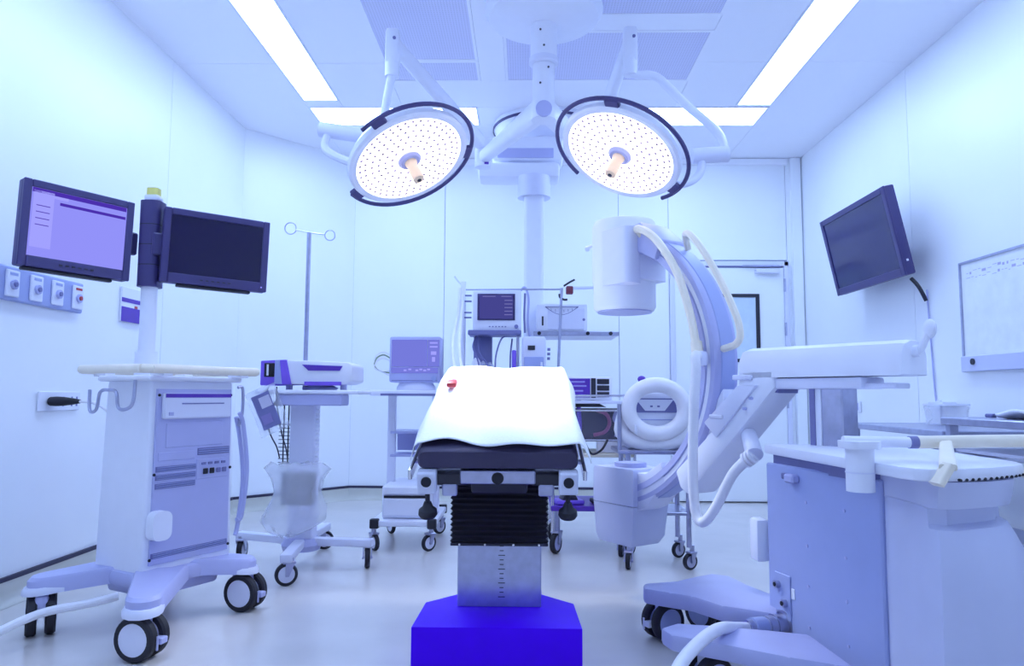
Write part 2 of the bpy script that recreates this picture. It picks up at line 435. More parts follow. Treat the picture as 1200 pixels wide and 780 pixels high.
# red clip lying on the sheet
CF = TF @ Matrix.Translation((-.215, .70, .112))
rc = thing('sensor_clip', 'small red sensor clip lying on the white table sheet', 'clip', (0, 0, 0))
rc.matrix_basis = CF; WM[rc.as_pointer()] = CF
m = MB(); m.box((0, -.03, .012), (.042, .065, .022), bev=.009); obj('body', m, red, rc)
m = MB(); m.box((.006, .03, .016), (.026, .07, .016), bev=.006); obj('lever', m, hosew, rc)
m = MB(); m.tube([(0, .05, .014), (.015, .14, .02), (.03, .22, .02), (.05, .28, .01)], .006, 8); obj('lead', m, hosew, rc)

# ================================================================== SURGICAL LIGHTS
HUB = Vector((.10, 3.92, 0))
cm = thing('lamp_mount', 'white ceiling dome and post carrying both surgical lights', 'ceiling mount', (HUB.x, HUB.y, ZC-.006))
m = MB(); m.lathe([(0, 0), (.33, 0), (.335, -.03), (.31, -.07), (.22, -.10), (.10, -.115), (0, -.115)], 40)
obj('dome', m, white, cm)
m = MB(); m.lathe([(0, -.10), (.075, -.10), (.075, -.33), (0, -.33)], 28); po = obj('upper_post', m, white, cm)
m = MB(); m.lathe([(.066, -.30), (.082, -.305), (.082, -.335), (.064, -.345)], 28); obj('collar', m, offw, po)
m = MB(); m.lathe([(0, -.33), (.062, -.33), (.062, -.56), (.07, -.58), (.07, -.66), (0, -.67)], 28); obj('lower_post', m, white, cm)
m = MB(); m.cyl((0, -.06, -.62), (0, -.078, -.62), .045, n=20); obj('hub_cover', m, lav, cm)
screws([(-.02, -.075, -.17), (.0, -.075, -.26), (.025, -.062, -.38), (-.02, -.062, -.47)], .006, blackp, cm)

def taper(mb, p0, p1, w0, h0, w1, h1, k=10):
    p0, p1 = Vector(p0), Vector(p1); d = (p1-p0).normalized(); s = d.cross(Vector((0, 0, 1))).normalized(); u = s.cross(d)
    rings = []
    for p, w_, h_ in ((p0, w0, h0), (p1, w1, h1)):
        rings.append([p + s*x + u*y for x, y in rrect(w_, h_, min(w_, h_)*.35, 3)])
    return mb.loft(rings)
def surgical_light(cen, N, elbow, top, yoke, pivot, rail, clamps, label, seed):
    t = thing('surgical_light', label, 'surgical light', (cen[0], cen[1], cen[2]), 0, 'pair of ceiling surgical lights')
    T0 = W
    h0 = (HUB.x, HUB.y, 2.55)
    m = MB(); taper(m, h0, (elbow[0], elbow[1], 2.60), .10, .13, .075, .085); m.cyl((elbow[0], elbow[1], 2.53), (elbow[0], elbow[1], 2.73), .055, n=20)
    ea = obj('extension_arm', m, white, t, T0)
    m = MB(); m.box((elbow[0]+.03, elbow[1]-.05, 2.545), (.03, .012, .014)); obj('brake_knob', m, violet, ea, T0)
    m = MB(); taper(m, (elbow[0], elbow[1], 2.69), (top[0], top[1], top[2]), .075, .10, .06, .08); obj('spring_arm', m, white, t, T0)
    m = MB(); m.box((top[0], top[1]-.01, top[2]-.03), (.075, .085, .20), bev=.018); m.cyl((top[0], top[1]-.015, top[2]-.20), (top[0], top[1]-.015, top[2]-.1), .040, n=18)
    lk = obj('link', m, white, t, T0)
    obj('link_screw', MB().cyl((top[0]+.015, top[1]-.05, top[2]+.005), (top[0]+.015, top[1]-.058, top[2]+.005), .009, n=12), lavd, lk, T0)
    m = MB(); m.tube(yoke, .023, 12); obj('yoke', m, white, t, T0)
    m = MB(); m.cyl(pivot[0], pivot[1], .042, n=18); m.tube(pivot[2], .022, 10); obj('pivot', m, offw, t, T0)
    HF = frame_z(cen, N)
    R = .318
    m = MB(); m.lathe([(0, -.13), (.10, -.128), (.20, -.10), (.29, -.05), (R, -.012), (R, .014), (R-.012, .022), (R-.036, .020), (R-.036, .006), (0, .006)], 56)
    hd = obj('lamp_head', m, white, t, HF, angle=30)
    m = MB(); m.lathe([(0, .010), (R-.037, .010), (R-.037, .014), (0, .014)], 56); obj('lens', m, lens_e, hd, HF, label='glowing lamp lens')
    m = MB(); rnd = random.Random(seed)
    for ring, cnt in ((.095, 14), (.130, 20), (.165, 26), (.200, 31), (.235, 37), (.262, 42)):
        for i in range(cnt):
            a = 2*PI*(i+.5*(cnt % 2))/cnt
            m.cyl((ring*math.cos(a), ring*math.sin(a), .0135), (ring*math.cos(a), ring*math.sin(a), .0165), .0078, n=6)
    obj('led_dots', m, mat('led_tan', (.50, .38, .46), .5), hd, HF, kind='stuff')
    m = MB(); m.lathe([(0, .012), (.062, .012), (.062, .022), (.05, .034), (0, .036)], 28); obj('hub_ring', m, lav, hd, HF)
    m = MB(); m.lathe([(0, .03), (.034, .03), (.030, .05), (.026, .06), (.030, .12), (.028, .15), (.018, .155), (0, .155)], 22)
    hn = obj('sterile_handle', m, tan, hd, HF, label='tan grip handle')
    m = MB(); m.lathe([(0, .152), (.011, .152), (.011, .157), (0, .158)], 14); obj('handle_tip', m, blackp, hn, HF)
    m = MB(); a0, a1 = [math.radians(x) for x in rail]; K = 48; rr = R+.036
    m.tube([(rr*math.cos(a0+(a1-a0)*i/K), rr*math.sin(a0+(a1-a0)*i/K), .0) for i in range(K+1)], .011, 8, smooth=False)
    ro = obj('grip_rail', m, bezel, t, HF, label='dark curved grip rail around the lamp')
    for a in clamps:
        a = math.radians(a); m = MB()
        m.box(((R+.012)*math.cos(a), (R+.012)*math.sin(a), 0), (.05, .075, .03), rz=a, bev=.006); obj('rail_clamp', m, bezel, ro, HF)
    ld = bpy.data.lights.new('surgical_beam', 'SPOT'); ld.energy = LAMP_W; ld.color = (.78, .88, 1); ld.spot_size = math.radians(44); ld.spot_blend = .6; ld.shadow_soft_size = .2
    lo = bpy.data.objects.new('surgical_beam', ld); put(lo, hd, HF @ Matrix.Translation((0, 0, .17)) @ Matrix.Rotation(PI, 4, 'X'))
    return t
surgical_light((-.60, 3.60, 2.155), (.42, -.31, -.85), (-.30, 4.93), (-.735, 3.84, 2.885),
    [(-.735, 3.825, 2.70), (-.75, 3.82, 2.62), (-.79, 3.83, 2.40), (-.86, 3.86, 2.30)],
    ((-1.14, 3.88, 2.41), (-.84, 3.86, 2.36), [(-1.09, 3.87, 2.39), (-1.10, 3.85, 2.29), (-.97, 3.78, 2.20), (-.86, 3.70, 2.16)]),
    (-160, 122), (108, 203, -20), 'left surgical light with grip rail open on its left side', 1)
surgical_light((.487, 3.60, 2.18), (-.407, -.318, -.845), (.47, 4.93), (.575, 3.86, 2.90),
    [(.575, 3.845, 2.72), (.61, 3.84, 2.70), (.72, 3.83, 2.68), (.86, 3.80, 2.52), (1.01, 3.76, 2.36), (1.045, 3.74, 2.28), (1.05, 3.74, 2.22)],
    ((1.07, 3.74, 2.22), (.88, 3.74, 2.21), [(.93, 3.74, 2.20), (.92, 3.73, 2.12), (.86, 3.70, 2.06), (.78, 3.66, 2.03)]),
    (-42, 232), (105, -22), 'right surgical light with grip rail open at its bottom', 2)

# ================================================================== CEILING PENDANT with shelf
cp = thing('ceiling_pendant', 'white double-arm ceiling pendant with drop column and shelf behind the table', 'pendant', (.16, 5.75, ZC))
def PW(mb, name, m, lab=None): return obj(name, mb, m, cp, W, lab)
m = MB(); m.lathe([(0, 0), (.42, 0), (.42, -.05), (.37, -.10), (.25, -.12), (0, -.12)], 40, Matrix.Translation((.16, 5.75, ZC))); PW(m, 'ceiling_disc', white)
obj('disc_rim_shadow', MB().lathe([(.421, -.035), (.428, -.035), (.428, -.055), (.421, -.055), (.421, -.035)], 40, Matrix.Translation((.16, 5.75, ZC))), bezel, cp, W)  # dark ring paints the shadow along the rim of the ceiling disc
m = MB(); m.cyl((.16, 5.75, 2.92), (.16, 5.75, 3.03), .11, n=24); PW(m, 'mount_post', white)
m = MB(); m.box((.015, 5.55, 2.84), (.55, .26, .20), bev=.03); PW(m, 'upper_arm', white)
m = MB(); m.box((.0, 5.415, 2.80), (.43, .006, .075), bev=.002); PW(m, 'arm_inset', lav)
m = MB(); m.box((-.05, 5.48, 2.655), (.62, .24, .12), bev=.03); PW(m, 'lower_arm', white)
m = MB(); m.cyl((.065, 5.40, 2.44), (.065, 5.40, 2.60), .125, n=28); PW(m, 'swivel', offw)
m = MB(); m.prism(rrect(.15, .15, .03, 3, .065, 5.40), 1.36, 2.46); PW(m, 'drop_column', white)
sh = MB(); sh.box((.36, 5.27, 1.375), (.60, .40, .026), bev=.006)
sf = PW(sh, 'shelf', offw)
obj('shelf_rail', MB().box((.36, 5.06, 1.378), (.60, .012, .03), bev=.003), steel, sf, W)
for x in (.10, .44, .60): obj('rail_knob', MB().cyl((x, 5.052, 1.378), (x, 5.035, 1.378), .013, n=14), black, sf, W)
m = MB(); m.tube([(.30, 5.2, 1.72), (.42, 5.15, 1.715), (.56, 5.12, 1.72)], .012, 8); m.box((.575, 5.11, 1.745), (.03, .03, .09), bev=.006); PW(m, 'rail_arm', offw)

# ================================================================== IMAGING WORKSTATION TOWER
TC = (-1.546, 3.151); TR = 1.097
tw = thing('workstation_tower', 'grey medical computer tower on four wheels with cream bumper ring', 'computer tower', (TC[0], TC[1], 0), TR)
hx, hy = .214, .152
m = MB(); rings = []
for z, k in ((.235, 1.0), (.25, 1.01), (.60, .985), (.985, .955), (1.0, .94)):
    rings.append([(x*k, y*k, z) for x, y in rrect(2*hx, 2*hy, .014, 3)])
m.loft(rings); obj('cabinet', m, white, tw)
PFr = Matrix.Translation((TC[0], TC[1], 0)) @ Matrix.Rotation(TR, 4, 'Z')
pm = MB(); pm.prism_xz([(-.190, .262), (.190, .262), (.182, .965), (-.182, .965)], -hy*.985-.010, -hy*.9); 
pn = obj('front_panel', pm, lav, tw)
fy = -hy*.985-.010
def FB(x, z, sx, sz, d=.006, bev=.002): return MB().box((x, fy-d/2+.001, z), (sx, d, sz), bev=bev)
dr = obj('drive_bay', FB(.0, .895, .335, .105, .022, .006), offw, pn)
obj('drive_slot', MB().box((.02, fy-.022, .905), (.21, .003, .005)), lavd, dr)
obj('drive_top_shade', MB().box((0, fy-.0215, .938), (.325, .003, .016)), violet, dr)
obj('eject_button', MB().box((-.135, fy-.022, .864), (.022, .004, .014), bev=.001), lav, dr)
obj('blank_cover', FB(.0, .775, .28, .10, .004), lav, pn); obj('small_cover', FB(-.085, .690, .175, .035, .004), lav, pn)
for x, z, sx, sz in ((.098, .700, .165, .030), (-.085, .640, .19, .022), (-.085, .607, .19, .022), (-.085, .572, .19, .022), (.0, .298, .37, .022)):
    g = obj('vent_grille', FB(x, z, sx, sz, .003, .001), lavd, pn)
    l = MB()
    for i in range(3): l.box((x, fy-.004, z+(i-1)*sz*.3), (sx*.96, .003, sz*.10))
    obj('louvre', l, lav2, g)
io = obj('port_plate', FB(.095, .625, .165, .085, .004), lav, pn)
for i in range(4):
    obj('port', MB().box((.045+i*.034, fy-.006, .648), (.020, .004, .010)), lavd, io)
for x in (.055, .088): obj('network_port', MB().box((x, fy-.007, .615), (.024, .006, .024), bev=.002), black, io)
for x in (.122, .153): obj('network_port', MB().box((x, fy-.007, .615), (.022, .005, .020), bev=.002), lavd, io)
screws([(-.178, .94), (.178, .94), (-.186, .62), (.188, .62), (-.19, .285), (.192, .285)] and [(x, fy, z) for x, z in ((-.178, .94), (.178, .94), (-.186, .62), (.188, .62), (-.19, .285), (.192, .285))], .006, black, pn)
m = MB(); m.prism_xz(rrect(.085, .115, .03, 5, -.168, .42), fy-.045, fy); obj('hand_remote_holder', m, white, tw)
m = MB(); m.box((0, 0, 1.008), (2*hx+.04, 2*hy+.04, .024), bev=.01); obj('lid', m, white, tw)
rx, ry, rz = hx+.072, hy+.075, 1.045
m = MB(); bp = rrect(2*rx, 2*ry, .06, 5)
m.tube([(x, y, rz) for x, y in bp], .0185, 12, 2, closed=True); bo = obj('bumper_ring', m, cream, tw, label='cream tubular bumper ring')
for sx in (-1, 1):
    for sy in (-1, 1): obj('bumper_bracket', MB().box((sx*(hx*.9), sy*(hy+.035), 1.026), (.045, .085, .018), bev=.003), white, bo)
for pts in ([(-.245, -.10, 1.0), (-.255, -.10, .90), (-.262, -.03, .885), (-.258, .0, .95), (-.258, .05, .96), (-.262, .10, .95), (-.262, .12, .88), (-.258, .17, .875), (-.25, .19, .96)],
            [(.235, -.14, .975), (.262, -.14, .97), (.265, -.14, .86), (.245, -.14, .80)]):
    m = MB(); m.tube(pts, .007, 8); obj('cable_hook', m, steel, tw)
# hanging cable loops on the far side
m = MB(); m.tube([(.24, -.15, .86), (.265, -.15, .80), (.285, -.16, .60), (.272, -.15, .40), (.245, -.15, .38)], .010, 8)
m.tube([(.24, -.13, .84), (.275, -.12, .74), (.30, -.12, .55), (.27, -.13, .36), (.25, -.14, .31)], .010, 8); obj('hung_cable', m, lav, tw)
# base with four arms
bs = MB(); bs.box((-.03, -.02, .205), (.40, .32, .065), bev=.02); bs.box((-.0, 0, .155), (.34, .28, .06), bev=.02)
obj('base_frame', bs, lav, tw)
wh = [(-.366, -.386, 2.5), (-.388, .204, .5), (.235, -.235, .35), (.25, .33, 1.0)]
def arm(p0, p1, w0, w1, z0, z1, h_):
    p0, p1 = Vector((*p0, 0)), Vector((*p1, 0)); d = (p1-p0).normalized(); s = Vector((-d.y, d.x, 0)); L = (p1-p0).length
    poly = [p0+s*w0, p0-s*w0]; k = 6
    for i in range(k+1):
        a = -PI/2+PI*i/k; poly.append(p1 - d*w1 + d*w1*math.cos(a)*1.0 + s*w1*math.sin(a))
    m = MB(); lo = []; mid = []; hi = []
    for p in poly:
        t = max(0, min(1, (p-p0).dot(d)/L)); z = z0+(z1-z0)*t
        hi.append((p.x*1.0, p.y*1.0, z)); lo.append((p.x, p.y, z-h_))
    c = sum((Vector(x) for x in hi), Vector())/len(hi)
    top = [tuple(c+(Vector(x)-c)*.88+Vector((0, 0, .012))) for x in hi]
    m.loft([lo, hi, top]); return m
for (x, y, a) in wh:
    sx = -1 if x < 0 else 1; sy = -1 if y < 0 else 1
    ex, ey = x*1.02, y*1.02
    ao = obj('base_arm', arm((x*.30, y*.35), (ex*1.10, ey*1.10), .10, .062, .238, .212, .052), lav, tw)
    m2 = arm((x*.75, y*.75), (ex*1.14, ey*1.14), .066, .068, .188, .174, .016); obj('arm_bumper', m2, offw, ao)
for wx, wy, wa in ((-.366, -.386, 1.87), (-.388, .204, -2.09), (.235, -.235, 1.80), (.25, .33, .6)):
    caster(tw, wx, wy, .19, .080, wa, .052, True, offw, lav, cap=True)
# monitor pole
PX, PY = -1.668, 3.15
pf = Matrix.Translation((PX, PY, 0))
m = MB(); m.cyl((0, 0, 1.02), (0, 0, 1.80), .034, n=24); po = obj('monitor_pole', m, white, tw, pf)
m = MB(); m.cyl((0, 0, 1.02), (0, 0, 1.13), .046, n=24); obj('pole_sleeve', m, white, po, pf)
m = MB(); m.prism(rrect(.088, .10, .03, 4, 0, .0), 1.415, 1.80)
hb = obj('monitor_hinge', m, bezel, po, pf, label='dark hinge column between the two monitors')
for z in (1.51, 1.60, 1.69): obj('hinge_groove', MB().prism(rrect(.0885, .1005, .03, 4), z, z+.004), blackp, po, pf)
m = MB(); m.box((0, 0, 1.815), (.06, .06, .03), bev=.008); obj('pole_cap', m, white, po, pf)
m = MB(); m.prism(rrect(.05, .05, .012, 3), 1.83, 1.862); obj('status_light', m, yellow, po, pf, label='yellow status light cap')

def panel_monitor(name, label, p0, p1, z0, z1, tilt, on, mt, th=.045, lip=True, up_k=0):
    # p0,p1: left and right lower front corners seen from the front
    a, b2 = Vector((*p0, z0)), Vector((*p1, z0+up_k)); L = (b2-a).length; xh = (b2-a).normalized()
    yb = Vector((-xh.y, xh.x, 0)).normalized()
    zz = xh.cross(yb) ; zz = (zz*math.cos(tilt) - yb*math.sin(tilt)).normalized(); yy = zz.cross(xh)
    F = Matrix(((xh.x, yy.x, zz.x, a.x), (xh.y, yy.y, zz.y, a.y), (xh.z, yy.z, zz.z, a.z), (0, 0, 0, 1)))
    H = z1-z0
    t = thing(name, label, 'monitor'); t.matrix_basis = F; WM[t.as_pointer()] = F
    m = MB(); m.box((L/2, th/2+.004, H/2), (L, th, H), bev=.008); obj('housing', m, mt, t)
    bz = MB(); e = .030
    for x in (e/2, L-e/2): bz.box((x, -.002, H/2), (e, .016, H), bev=.003)
    bz.box((L/2, -.002, H-e/2), (L-2*e, .016, e), bev=.003); bz.box((L/2, -.002, .022), (L-2*e, .016, .044), bev=.003)
    obj('bezel', bz, mt, t)
    return t, L, H
t, L, H = panel_monitor('display_monitor', 'left monitor on the tower pole with a lit lilac screen', (-1.985, 2.745), (-1.735, 3.095), 1.445, 1.795, .0, True, bezel, up_k=-.012)
s = obj('screen', MB().box((L/2, -.001, .044+(H-.074)/2), (L-.06, .006, H-.074)), scr_on, t, label='lit lilac screen')
sy = -.0050
for x, z, a, b_, mm in ((L/2, H-.040, L-.066, .018, scr_bar), (L/2-.10, H-.055, .10, .012, scr_soft), (.075, H/2+.02, .075, H-.12, scr_soft), (L/2+.05, H-.078, L-.17, .012, scr_bar), (L/2+.05, H/2-.01, L-.17, H-.16, scr_on)):
    obj('screen_area', MB().box((x, sy-.0005, z), (a, .001, b_)), mm, s)
for i in range(4): obj('screen_entry', MB().box((.075, sy-.0012, H-.10-i*.026), (.05, .001, .003)), scr_bar, s)
for i in range(6): obj('button', MB().box((L/2-.06+i*.024, -.011, .022), (.012, .004, .006)), blackp, t)
obj('speaker_bar', MB().box((L/2-.02, .02, -.007), (L*.8, .03, .014), bev=.004), blackp, t)
obj('mount_arm', MB().box((L+.012, .03, H*.5), (.05, .03, .10), bev=.006), bezel, t)
t, L, H = panel_monitor('display_monitor', 'right monitor on the tower pole with a dark blank screen', (-1.60, 3.10), (-1.225, 3.36), 1.435, 1.770, .0, False, bezel, up_k=-.012)
obj('screen', MB().box((L/2, -.001, .044+(H-.074)/2), (L-.06, .006, H-.074)), scr_off, t)
for i in range(6): obj('button', MB().box((L/2-.06+i*.024, -.011, .022), (.012, .004, .005)), blackp, t)
obj('speaker_bar', MB().box((L/2, .02, -.007), (L*.7, .03, .014), bev=.004), blackp, t)
obj('power_lamp', MB().box((L-.025, -.011, .02), (.006, .004, .006)), scr_soft, t)
obj('mount_arm', MB().box((-.012, .03, H*.5), (.05, .03, .10), bev=.006), bezel, t)
fc = obj('floor_cable', MB().tube([(-1.62, 2.93, .14), (-1.70, 2.86, .13), (-1.82, 2.76, .12), (-1.93, 2.64, .07), (-2.02, 2.52, .022), (-2.10, 2.3, .02), (-2.2, 2.0, .02)], .016, 10), hosew)
tag(fc, 'thick white cable running from the tower base to the left edge', 'cable')

# ================================================================== MOBILE C-ARM X-RAY
DU = Vector((-.58, .815, 0)).normalized(); MU = Vector((-DU.y, DU.x, 0))
OC = Vector((.46, 3.52, 0))
CA = math.atan2(DU.y, DU.x)
xr = thing('mobile_c_arm', 'white mobile C-arm X-ray machine standing beside the operating table', 'x-ray machine', (OC.x, OC.y, 0), CA)
CF_ = Matrix.Translation(OC) @ Matrix.Rotation(CA, 4, 'Z')          # x = along the boom to the table, y = towards the camera
CZ, RO, RI = 1.085, .652, .560
def arcsweep(prof, a0, a1, k=48):
    rings = []
    for i in range(k+1):
        a = a0+(a1-a0)*i/k
        rings.append([(r*math.cos(a), y, CZ+r*math.sin(a)) for r, y in prof])
    return MB().loft(rings)
A0, A1 = math.radians(107), math.radians(253)
ca = obj('c_arc', arcsweep([(RI, -.075), (RI, .055), (RI+.012, .075), (RI+.038, .078), (RI+.042, .068), (RO-.030, .068), (RO-.026, .078), (RO-.008, .075), (RO, .06), (RO, -.06), (RO-.012, -.075)], A0, A1), lav, xr, label='grey C-shaped arc')
obj('arc_side_band', arcsweep([(RI+.043, .066), (RI+.043, .0725), (RO-.031, .0725), (RO-.031, .066)], A0, A1), white, ca)
obj('arc_rim_band', arcsweep([(RO-.001, -.045), (RO+.004, -.040), (RO+.004, .040), (RO-.001, .045)], A0+.05, A1-.05), lav2, ca)
# image intensifier
IU = -.04
IF = CF_ @ Matrix.Translation((IU, 0, 0))
m = MB(); m.lathe([(0, 1.80), (.10, 1.80), (.145, 1.788), (.155, 1.765), (.155, 1.50), (.150, 1.485), (.150, 1.37), (.138, 1.352), (0, 1.352)], 44)
ii = obj('image_intensifier', m, white, xr, IF, label='white drum-shaped image intensifier')
m = MB(); m.lathe([(0, 1.3515), (.13, 1.3515), (.13, 1.345), (0, 1.345)], 44); obj('intensifier_face', m, lav, ii, IF)
m = MB(); m.prism(rrect(.20, .26, .03, 3, -.085, .02), 1.485, 1.70); obj('camera_housing', m, white, ii, IF)
m = MB(); m.prism(rrect(.19, .10, .03, 3, -.10, .115), 1.46, 1.72); obj('side_housing', m, offw, ii, IF)
m = MB(); m.tube([(.15, .05, 1.70), (.19, .06, 1.695), (.20, .06, 1.69)], .008, 8); m.sphere((.205, .06, 1.688), .014); obj('grip_knob', m, offw, ii, IF)
# mount bracket between the drum and the arc
m = MB(); m.prism_xz([(-.12, 1.72), (-.25, 1.74), (-.37, 1.64), (-.34, 1.55), (-.24, 1.60), (-.12, 1.58)], -.08, .10, bev=.01); obj('upper_bracket', m, lav, xr)
# tube housing at the lower end
m = MB(); bx = [(-.19, .10), (.075, .10), (.10, -.12), (-.19, -.12)]
rings = [[(x*k, y*k, z) for x, y in bx] for z, k in ((.262, .80), (.30, .93), (.42, 1), (.445, 1.02))]
m.loft(rings); th_ = obj('tube_housing_lower', m, shellm, xr, label='white X-ray tube housing')
m = MB(); rings = [[(x*k, y*k, z) for x, y in bx] for z, k in ((.448, 1.02), (.46, 1.03), (.60, 1.02), (.612, .98))]; m.loft(rings); obj('tube_housing_upper', m, shellm, xr)
m = MB(); m.prism(rrect(.14, .12, .04, 4, -.06, -.01), .612, .632); obj('collimator', m, lav, xr)
m = MB(); m.prism_xz([(-.17, .60), (-.24, .60), (-.34, .66), (-.36, .57), (-.24, .45), (-.17, .42)], -.075, .075, bev=.008); obj('lower_bracket', m, offw, xr)
# swing arm
m = MB(); m.prism_xz([(-.765, 1.05), (-.93, 1.05), (-.93, .98), (-.50, .535), (-.455, .56), (-.43, .63), (-.60, .78), (-.68, .86), (-.765, .98)], -.09, .085, bev=.012); sa = obj('swing_arm', m, white, xr)
m = MB(); m.prism_xz([(-.77, .99), (-.86, .99), (-.66, .78), (-.60, .84)], .083, .098, bev=.006); obj('arm_cover', m, offw, sa)
m = MB(); m.prism_xz([(-.44, .63), (-.62, .80), (-.67, .90), (-.66, .98), (-.61, .90), (-.56, .78)], -.06, .05, bev=.008); obj('arc_carriage', m, white, sa)
m = MB(); m.box((-.665, .088, .865), (.07, .03, .018), bev=.004); m.box((-.79, .088, 1.02), (.09, .02, .02), bev=.004); obj('brake_catch', m, offw, sa)
for u, z in ((-.83, .94), (-.80, .90)): obj('screw', MB().cyl((u, .086, z), (u, .101, z), .006, n=10), lav, sa)
# horizontal boom
m = MB(); rings = []
for u in (-1.40, -1.39, -.79, -.77):
    k = .94 if u in (-1.40, -.77) else 1
    rings.append([(u, y*k, 1.075+(z-1.075)*k) for y, z in ((-.085, 1.018), (.085, 1.018), (.085, 1.085), (.062, 1.122), (.02, 1.135), (-.03, 1.135), (-.068, 1.118), (-.085, 1.085))])
m.loft(rings); bm_ = obj('boom', m, white, xr, label='white horizontal boom')
m = MB(); m.prism_xz([(-.84, 1.018), (-.93, 1.018), (-.93, .96), (-.86, .97)], -.06, .06); obj('boom_joint', m, lavd, bm_)
m = MB(); m.box((-1.09, .0, .995), (.34, .15, .040), bev=.008); m.box((-1.16, .0, .985), (.40, .10, .018), bev=.004); obj('boom_slide', m, offw, bm_)
m = MB(); m.cyl((-1.385, .0, 1.095), (-1.418, .0, 1.098), .019, n=16); m.tube([(-1.412, 0, 1.098), (-1.424, .0, 1.106), (-1.434, -.003, 1.130), (-1.444, -.006, 1.155)], .012, 10); m.sphere((-1.450, -.007, 1.168), .020, (1.0, .8, 1.6)); obj('boom_lever', m, white, bm_)
# lift column
m = MB(); m.box((-1.125, .0, .88), (.10, .10, .25), bev=.006); lc = obj('lift_column', m, steel, xr)
m = MB(); m.box((-1.065, .045, .87), (.02, .03, .23)); obj('column_slot', m, lavd, lc)
m = MB(); m.box((-1.085, .052, .87), (.024, .006, .22), bev=.001); obj('column_ruler', m, white, lc)
# cream handle tubes and hoses on the arc
def CW(pts): return pts
m = MB(); m.tube([(-.20, .10, 1.70), (-.27, .115, 1.70), (-.37, .115, 1.63), (-.48, .115, 1.48), (-.55, .115, 1.30), (-.585, .115, 1.15)], .018, 10)
m.tube([(-.245, .115, 1.70), (-.25, .085, 1.66), (-.26, .07, 1.61)], .010, 8); m.cyl((-.583, .115, 1.17), (-.59, .115, 1.125), .024, n=12); obj('arc_cable', m, cream, xr, label='cream cable along the arc')
m = MB(); m.tube([(-.42, -.03, 1.60), (-.45, .02, 1.655), (-.52, .06, 1.63), (-.60, .08, 1.55), (-.69, .09, 1.42), (-.765, .09, 1.27), (-.785, .09, 1.19), (-.76, .08, 1.155), (-.70, .05, 1.145), (-.65, .03, 1.14)], .015, 10); obj('arc_handle', m, cream, xr, label='cream bow handle on the back of the arc')
m = MB(); m.tube([(-.60, .105, 1.10), (-.61, .15, 1.11), (-.625, .165, 1.06), (-.615, .165, .95), (-.60, .16, .80), (-.59, .155, .62), (-.595, .15, .50), (-.615, .15, .455), (-.65, .15, .46), (-.70, .14, .53), (-.76, .13, .64), (-.81, .122, .695), (-.855, .112, .728)], .020, 12)
ho = obj('white_hose', m, hosew, xr)
m = MB(); m.cyl((-.855, .112, .728), (-.775, .04, .80), .033, .030, n=16); obj('hose_socket', m, offw, ho)
m = MB(); m.box((-.60, .11, 1.10), (.05, .05, .06), bev=.012); obj('hose_clamp', m, offw, ho)
for i in range(3): obj('hose_ring', MB().cyl((-.82-i*.014, .120, .705+i*.009), (-.827-i*.014, .119, .709+i*.009), .030, n=16), hosew, ho)
# ---- base cabinet
KA = math.radians(6)
KF = Matrix.Translation((1.14, 2.25, 0)) @ Matrix.Rotation(KA, 4, 'Z')      # local: x right, y away from camera
def K(mb, name, m_, lab=None, par=None): return obj(name, mb, m_, par or xr, KF, lab)
PA, PB = Vector((-.217, .425, 0)), Vector((-.123, -.118, 0))                # plan line of the side panel
PD = (PB-PA).normalized(); PNn = Vector((PD.y, -PD.x, 0)); PL = (PB-PA).length
if PNn.x > 0: PNn = -PNn
PFm = KF @ Matrix(((PD.x, -PNn.x, 0, PA.x), (PD.y, -PNn.y, 0, PA.y), (0, 0, 1, 0), (0, 0, 0, 1)))   # x along the panel, -y outwards
def SP(mb, name, m_, par): return obj(name, mb, m_, par, PFm)
m = MB(); m.prism([(-.19, .40), (-.10, -.10), (.15, -.10), (.22, .38)], .10, .705); K(m, 'cabinet_core', lavd)
m = MB(); m.box((PL/2, 0, .398), (PL, .022, .625), bev=.005); sp = obj('side_panel', m, lav2, xr, PFm, 'grey metal side panel of the cabinet')
def SB(x, z, sx, sz, d=.012, bev=.003): return MB().box((x, -.011-d/2, z), (sx, d, sz), bev=bev)
SP(SB(.165, .672, .05, .030, .03, .006), 'latch', lav, sp); SP(SB(.115, .675, .024, .020, .012), 'latch_plate', lavd, sp)
for x in (.22, .40):
    for z in (.60, .46, .33, .20): SP(MB().cyl((x, -.011, z), (x, -.014, z), .005, n=8), 'rivet', lav, sp)
pp = SP(SB(.085, .265, .085, .15, .004), 'port_plate', lav2, sp)
for x, z, r in ((.062, .300, .013), (.100, .245, .014)):
    SP(MB().cyl((x, -.014, z), (x, -.030, z), r, n=16), 'port', steel, pp); SP(MB().cyl((x, -.029, z), (x, -.032, z), r*.55, n=12), 'port_hole', black, pp)
SP(SB(.140, .285, .018, .035, .003, .001), 'port_label', white, pp)
# big round connector and its cable (room coordinates)
c0, c1, c2 = Vector((.895, 2.57, .172)), Vector((.82, 2.535, .172)), Vector((.745, 2.50, .176))
m = MB(); m.cyl(c0, c0.lerp(c1, .15), .046, n=24); m.cyl(c0, c1, .033, n=24); m.cyl(c0.lerp(c1, .45), c0.lerp(c1, .65), .037, n=24); m.cyl(c1, c2, .030, .026, n=24)
cn = obj('cable_connector', m, steel, xr, W, 'round metal cable connector')
obj('connector_grip', MB().cyl(c1.lerp(c2, .12), c1.lerp(c2, .75), .0325, n=24), lav2, cn, W)
m = MB(); m.tube([c2, (.69, 2.44, .195), (.60, 2.30, .235), (.50, 2.14, .245), (.41, 2.0, .22), (.36, 1.88, .14), (.33, 1.72, .05), (.31, 1.5, .02)], .019, 12); obj('supply_cable', m, hosew, xr, W, 'white supply cable')
